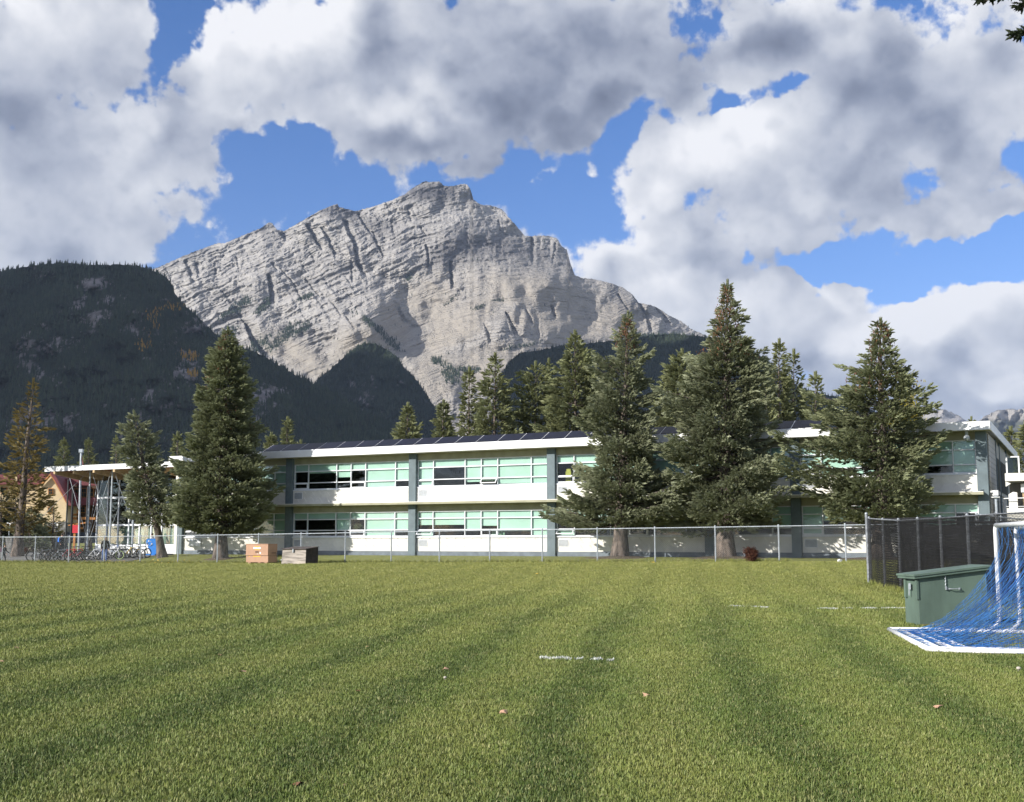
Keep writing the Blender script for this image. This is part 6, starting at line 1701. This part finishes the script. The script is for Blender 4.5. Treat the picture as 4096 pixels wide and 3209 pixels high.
def bicycle(zx, Y, yaw, col, label, fork=None, rims='chrome', bar_col='black', lean=.10, flip=1, front_rim=None, steer=.2):
    X = at(r8(zx, 0)[0], 2240, Y).x; o = empty('bicycle', (X, Y, gz(X, Y) + .02), 0, label, 'bicycle', 'bicycles parked in the rack behind the fence')
    o.rotation_euler = (lean, 0, R(yaw))
    wb_ = .50; c = BK[col]; fk = BK[fork or col]
    rm = {'chrome': rim_me, 'black': rimb_me, 'lime': riml_me}
    for x, nm in ((-wb_, 'rear'), (wb_, 'front')):
        w = empty('wheel', (x, 0, WR + .026)); w.parent = o
        if nm == 'front': w.rotation_euler = (0, 0, steer)
        link('tyre', tyre_me, w); link('rim', rm[(front_rim if nm == 'front' and front_rim else rims)], w); link('spokes', spk_me, w); link('hub', hub_me, w)
    ax = WR + .026; bb = Vector((-.06, 0, .29)); st = Vector((-.20, 0, .78)); ht = Vector((.33, 0, .80)); hb = Vector((.37, 0, .66)); rear = Vector((-wb_, 0, ax))
    f = MB().tube([bb, st], .026, 6).tube([st + (bb - st) * .1, ht], .028, 6).tube([bb, hb], .032, 6).tube([ht + Vector((-.01, 0, .03)), hb + Vector((.01, 0, -.03))], .032, 6)
    for y in (-.05, .05): f.tube([bb, rear + Vector((0, y, 0))], .016, 5).tube([st + (bb - st) * .15, rear + Vector((0, y, 0))], .020, 5)
    f.build('frame', c, o)
    fm = MB()
    for y in (-.055, .055): fm.tube([hb + Vector((.01, y, -.03)), Vector((wb_, y, ax))], .020, 5)
    fm.tube([hb + Vector((.01, -.055, -.03)), hb + Vector((.01, .055, -.03))], .020, 5); fm.build('fork', fk, o)
    MB().tube([ht, ht + Vector((-.03, 0, .12)), ht + Vector((.04, 0, .15))], .014, 5).tube([ht + Vector((.0, -.30, .19)), ht + Vector((.05, -.12, .15)), ht + Vector((.05, .12, .15)), ht + Vector((.0, .30, .19))], .013, 5).build('handlebar', BK[bar_col], o)
    MB().tube([st, st + Vector((-.035, 0, .13))], .012, 5).build('seat_post', M['chrome'], o)
    s = st + Vector((-.04, 0, .14)); MB().prism([s + Vector((-.14, -.07, 0)), s + Vector((-.14, .07, 0)), s + Vector((.0, .045, .01)), s + Vector((.15, .015, 0)), s + Vector((.15, -.015, 0)), s + Vector((0, -.045, .01))], (0, 0, .035)).build('saddle', M['tyre'], o)
    cr = MB().tube([bb + Vector((0, -.05, 0)), bb + Vector((0, .05, 0))], .07, 10).tube([bb + Vector((0, -.06, 0)), bb + Vector((.10, -.07, -.13))], .010, 5).tube([bb + Vector((0, .06, 0)), bb + Vector((-.10, .07, .13))], .010, 5)
    cr.box(bb.x + .05, bb.x + .15, -.15, -.07, bb.z - .145, bb.z - .12).box(bb.x - .15, bb.x - .05, .07, .15, bb.z + .12, bb.z + .145); cr.build('crankset', M['darkmetal'], o)
    return o
YK = 79.0
bk = [(478, 79.2, 8, 'black', 'black mountain bicycle parked broadside, first at the left of the rack', 'white', 'black', 'black'),
 (560, 78.6, 28, 'grey', 'grey bicycle beside the first black one, second from the left', 'silver', 'chrome', 'black'),
 (625, 79.0, 52, 'brown', 'brown bicycle with thick down tube left of the scarlet one', None, 'black', 'black'),
 (690, 78.7, 62, 'black', 'black bicycle turned nearly end-on left of the scarlet one', None, 'chrome', 'black'),
 (752, 78.8, 40, 'silver', 'silver bicycle with black tyres just left of the scarlet one', 'black', 'chrome', 'black'),
 (868, 79.0, 24, 'red', 'scarlet bicycle with a blue cover on its handlebar', 'red', 'chrome', 'blue'),
 (950, 78.8, 38, 'red', 'second scarlet bicycle with white fork, right of the one with a blue cover', 'white', 'chrome', 'black'),
 (1010, 79.1, 58, 'black', 'black bicycle between the scarlet pair and the pale fork', None, 'black', 'black'),
 (1075, 78.8, 46, 'black', 'black bicycle with pale fork right of the scarlet pair', 'white', 'chrome', 'black'),
 (1135, 79.0, 60, 'grey', 'dark grey bicycle left of the white step-through frame', None, 'black', 'black'),
 (1200, 78.7, 14, 'white', 'white bicycle standing broadside left of the walking man', 'white', 'chrome', 'black'),
 (1392, 78.8, 20, 'white', 'white bicycle with lime-rimmed front wheel right of the walking man', 'white', 'chrome', 'blue'),
 (1455, 80.2, 52, 'black', 'black bicycle behind the lime-rimmed one', None, 'black', 'black'),
 (1515, 80.4, 60, 'black', 'dark bicycle in the shade left of the yellow one', None, 'black', 'black'),
 (1560, 80.3, 56, 'grey', 'dark grey bicycle immediately left of the yellow one', None, 'black', 'black'),
 (1662, 79.6, 32, 'yellow', 'bright yellow bicycle near the right end of the rack', 'yellow', 'black', 'black'),
 (1748, 79.8, 44, 'black', 'black bicycle with yellow fork, last at the right of the rack', 'yellow', 'black', 'black')]
for i, (zx, Y, yaw, col, lb, fk, rm_, bc) in enumerate(bk):
    bicycle(zx, Y, yaw, col, lb, fk, rm_, bc, lean=.08 * (-1) ** i, front_rim='lime' if 'lime-rimmed front' in lb else None, steer=.35 * math.sin(i * 2.1))
rk = empty('bicycle_rack', (at(r8(430, 0)[0], 2240, 79.6).x, 79.6, 0), 0, 'long low grey steel bicycle rack behind the parked bicycles', 'bicycle rack')
x0r = rk.location.x; x1r = at(r8(1790, 0)[0], 2240, 79.6).x
pts = [(x, 0, gz(x0r + x, 79.6) + .55) for x in np.linspace(0, x1r - x0r, 14)]
MB().tube(pts, .025, 6).build('rail', M['galv'], rk)
for x in np.linspace(0, x1r - x0r, 14): MB().tube([(x, 0, gz(x0r + x, 79.6)), (x, 0, gz(x0r + x, 79.6) + .55)], .018, 5).build('upright', M['galv'], rk)

SKIN = mat('skin', (.52, .33, .25), .6, var=.05, scale=8)
def cloth(n, c): return mat(n, c, .9, var=.15, scale=7, bump=.3)
def person(label, px, py, Y, hgt, yaw, top, bottom, hair, stride=.25, arms=(.15, -.1), head_yaw=0, shoes=None, z=None, bend=.05, fatness=1.0):
    """one skinned body, coloured by region; x is the walking direction"""
    p = at(px, py, Y); zb = gz(p.x, Y) if z is None else z
    o = empty('person', (p.x, Y, zb), R(yaw), label, 'person')
    s = hgt / 1.75; me = bpy.data.meshes.new('body')
    V = [(0, 0, .95), (.01, 0, 1.10), (.02 + bend * .5, 0, 1.28), (.03 + bend, 0, 1.45), (.05 + bend, 0, 1.53), (.07 + bend, 0, 1.60), (.08 + bend, 0, 1.68), (.07 + bend, 0, 1.735)]
    rr = [(.15, .18), (.135, .165), (.15, .20), (.11, .17), (.055, .055), (.075, .075), (.092, .088), (.06, .06)]
    E = [(0, 1), (1, 2), (2, 3), (3, 4), (4, 5), (5, 6), (6, 7)]
    for sd, ph in ((1, 1), (-1, -1)):
        k = len(V); f = stride * ph
        V += [(.0, .09 * sd, .88), (f * .55 + .04, .10 * sd, .50), (f - (.10 if ph < 0 else 0), .10 * sd, .10 + (.03 if ph < 0 else 0)), (f - (.10 if ph < 0 else 0) + .06, .11 * sd, .035), (f + .16 - (.10 if ph < 0 else 0), .12 * sd, .03)]
        rr += [(.10, .10), (.068, .068), (.045, .045), (.045, .045), (.035, .045)]
        E += [(0, k), (k, k + 1), (k + 1, k + 2), (k + 2, k + 3), (k + 3, k + 4)]
        k = len(V); a = arms[0 if sd > 0 else 1]
        V += [(.03 + bend, .20 * sd, 1.40), (.0 + a * .4, .25 * sd, 1.13), (.06 + a * 1.2, .24 * sd, .92), (.08 + a * 1.35, .235 * sd, .86), (.09 + a * 1.45, .23 * sd, .80)]
        rr += [(.068, .068), (.052, .052), (.038, .038), (.036, .028), (.026, .018)]
        E += [(3, k), (k, k + 1), (k + 1, k + 2), (k + 2, k + 3), (k + 3, k + 4)]
        h0 = len(V)
        for q in range(4):
            V.append((.06 + a * 1.45 + .02 * q, .235 * sd, .735 + .008 * abs(q - 1))); rr.append((.009, .009)); E.append((h0 - 1, len(V) - 1))
        V.append((.135 + a * 1.45, .22 * sd, .80)); rr.append((.010, .010)); E.append((h0 - 2, len(V) - 1))
    me.from_pydata([tuple(c * s for c in v) for v in V], E, [])
    tmp = bpy.data.objects.new('tmp', me); COL.objects.link(tmp)
    sk = tmp.modifiers.new('s', 'SKIN')
    for i, d in enumerate(me.skin_vertices[0].data):
        d.radius = (rr[i][0] * s * fatness, rr[i][1] * s * fatness); d.use_root = (i == 0)
    tmp.modifiers.new('ss', 'SUBSURF').levels = 1; tmp.modifiers['ss'].render_levels = 1
    dg = bpy.context.evaluated_depsgraph_get(); bme = bpy.data.meshes.new_from_object(tmp.evaluated_get(dg))
    bpy.data.objects.remove(tmp); bme.name = 'body'; bme.materials.clear()
    sh = shoes or M['tyre']
    for m_ in (top, bottom, SKIN, sh): bme.materials.append(m_)
    idx = []
    for f in bme.polygons:
        c = f.center / s
        hand = c.z < .87 and abs(c.y) > .185 and c.z > .6
        if c.z > 1.49 or hand: k = 2
        elif c.z < .085: k = 3
        elif c.z < .90 and abs(c.y) < .19: k = 1
        else: k = 0
        idx.append(k)
    bme.polygons.foreach_set('material_index', idx); bme.polygons.foreach_set('use_smooth', [True] * len(idx))
    link('body', bme, o)
    hx, hz_ = (.08 + bend) * s, 1.665 * s
    hm = MB().sphere((hx - .018 * s, 0, hz_ + .035 * s), .104 * s, 12, 8, (1, .9, .95)); hm.build('hair', hair, o, True)
    fc = MB().sphere((hx + .095 * s, 0, hz_ - .02 * s), .017 * s, 6, 5, (1, .8, 1.4)); fc.build('nose', SKIN, o, True)
    for y in (-1, 1):
        MB().sphere((hx + .082 * s, y * .033 * s, hz_ + .005 * s), .010 * s, 6, 5).build('eye', M['tyre'], o, True)
        MB().sphere((hx, y * .088 * s, hz_ - .01 * s), .022 * s, 6, 5, (1, .5, 1.4)).build('ear', SKIN, o, True)
    MB().box(hx + .080 * s, hx + .092 * s, -.022 * s, .022 * s, hz_ - .060 * s, hz_ - .053 * s).build('mouth', M['maroon'], o)
    return o
def backpack(label, per, m_, hgt, dx=-.20):
    s = hgt / 1.75; o = empty('backpack', per.location, per.rotation_euler.z, label, 'backpack')
    m2 = MB().prism([(-.12 * s + dx * s, -.15 * s, 1.05 * s), (.08 * s + dx * s, -.16 * s, 1.02 * s), (.09 * s + dx * s, -.15 * s, 1.42 * s), (-.02 * s + dx * s, -.13 * s, 1.47 * s), (-.12 * s + dx * s, -.14 * s, 1.35 * s)], (0, .30 * s, 0)); m2.build('bag', m_, o)
    for y in (-.13, .10): MB().tube([(dx * s + .08 * s, y * s, 1.42 * s), (.10 * s, y * s, 1.46 * s), (.17 * s, y * s, 1.32 * s), (.10 * s, y * s, 1.12 * s), (dx * s + .07 * s, y * s, 1.08 * s)], .014, 5).build('strap', m_, o)
hairb = mat('dark_hair', (.02, .015, .012), .6, scale=20); hairg = mat('greying_hair', (.20, .16, .13), .7, scale=20)
man = person('man in black jacket and blue jeans walking right in front of the bicycles', *r8(1300, 605), 77.6, 1.64, -62, cloth('black_jacket', (.012, .012, .014)), cloth('blue_jeans', (.09, .15, .34)), hairg, stride=.16, arms=(.08, .02), bend=.06, fatness=1.2)
Yp = 77.0
k1 = person('child in dark jacket with purple backpack walking right at the left edge', *r8(38, 605), 78, 1.16, -10, cloth('dark_jacket', (.04, .045, .055)), cloth('dark_trousers', (.05, .05, .055)), hairb, stride=.2, arms=(.35, .3), bend=.08, fatness=1.1)
backpack('purple-grey backpack on the child at the left edge', k1, cloth('purple_bag', (.10, .05, .08)), 1.16)
k2 = person('person in grey hooded top and dark trousers on the path by the stone wall', *r8(530, 520), 112, 1.58, -60, cloth('grey_hoodie', (.26, .28, .33)), cloth('navy_trousers', (.04, .045, .07)), hairb, stride=.1, arms=(.15, .1))
backpack('black bag slung on the person in the grey top', k2, M['black'], 1.58)
k3 = person('person in dark clothes standing in shade by the wide stone pillar', *r8(755, 500), 105, 1.68, -30, cloth('black_coat', (.015, .016, .02)), cloth('black_trousers', (.015, .015, .018)), hairb, stride=.1, arms=(.1, .1))
backpack('blue bag on the person standing in the shade', k3, BK['blue'], 1.68)
k4 = person('person with dark hair and white shirt behind the blue recycling bin', *r8(1905, 500), 86.5, 1.55, -150, cloth('white_shirt', (.60, .62, .66)), cloth('dark_jeans', (.05, .06, .09)), hairb, stride=.05, arms=(.2, .2), z=gz(-27, 86.5) + .05)
backpack('grey bag strapped to the person behind the recycling bin', k4, cloth('grey_bag', (.12, .13, .15)), 1.55)
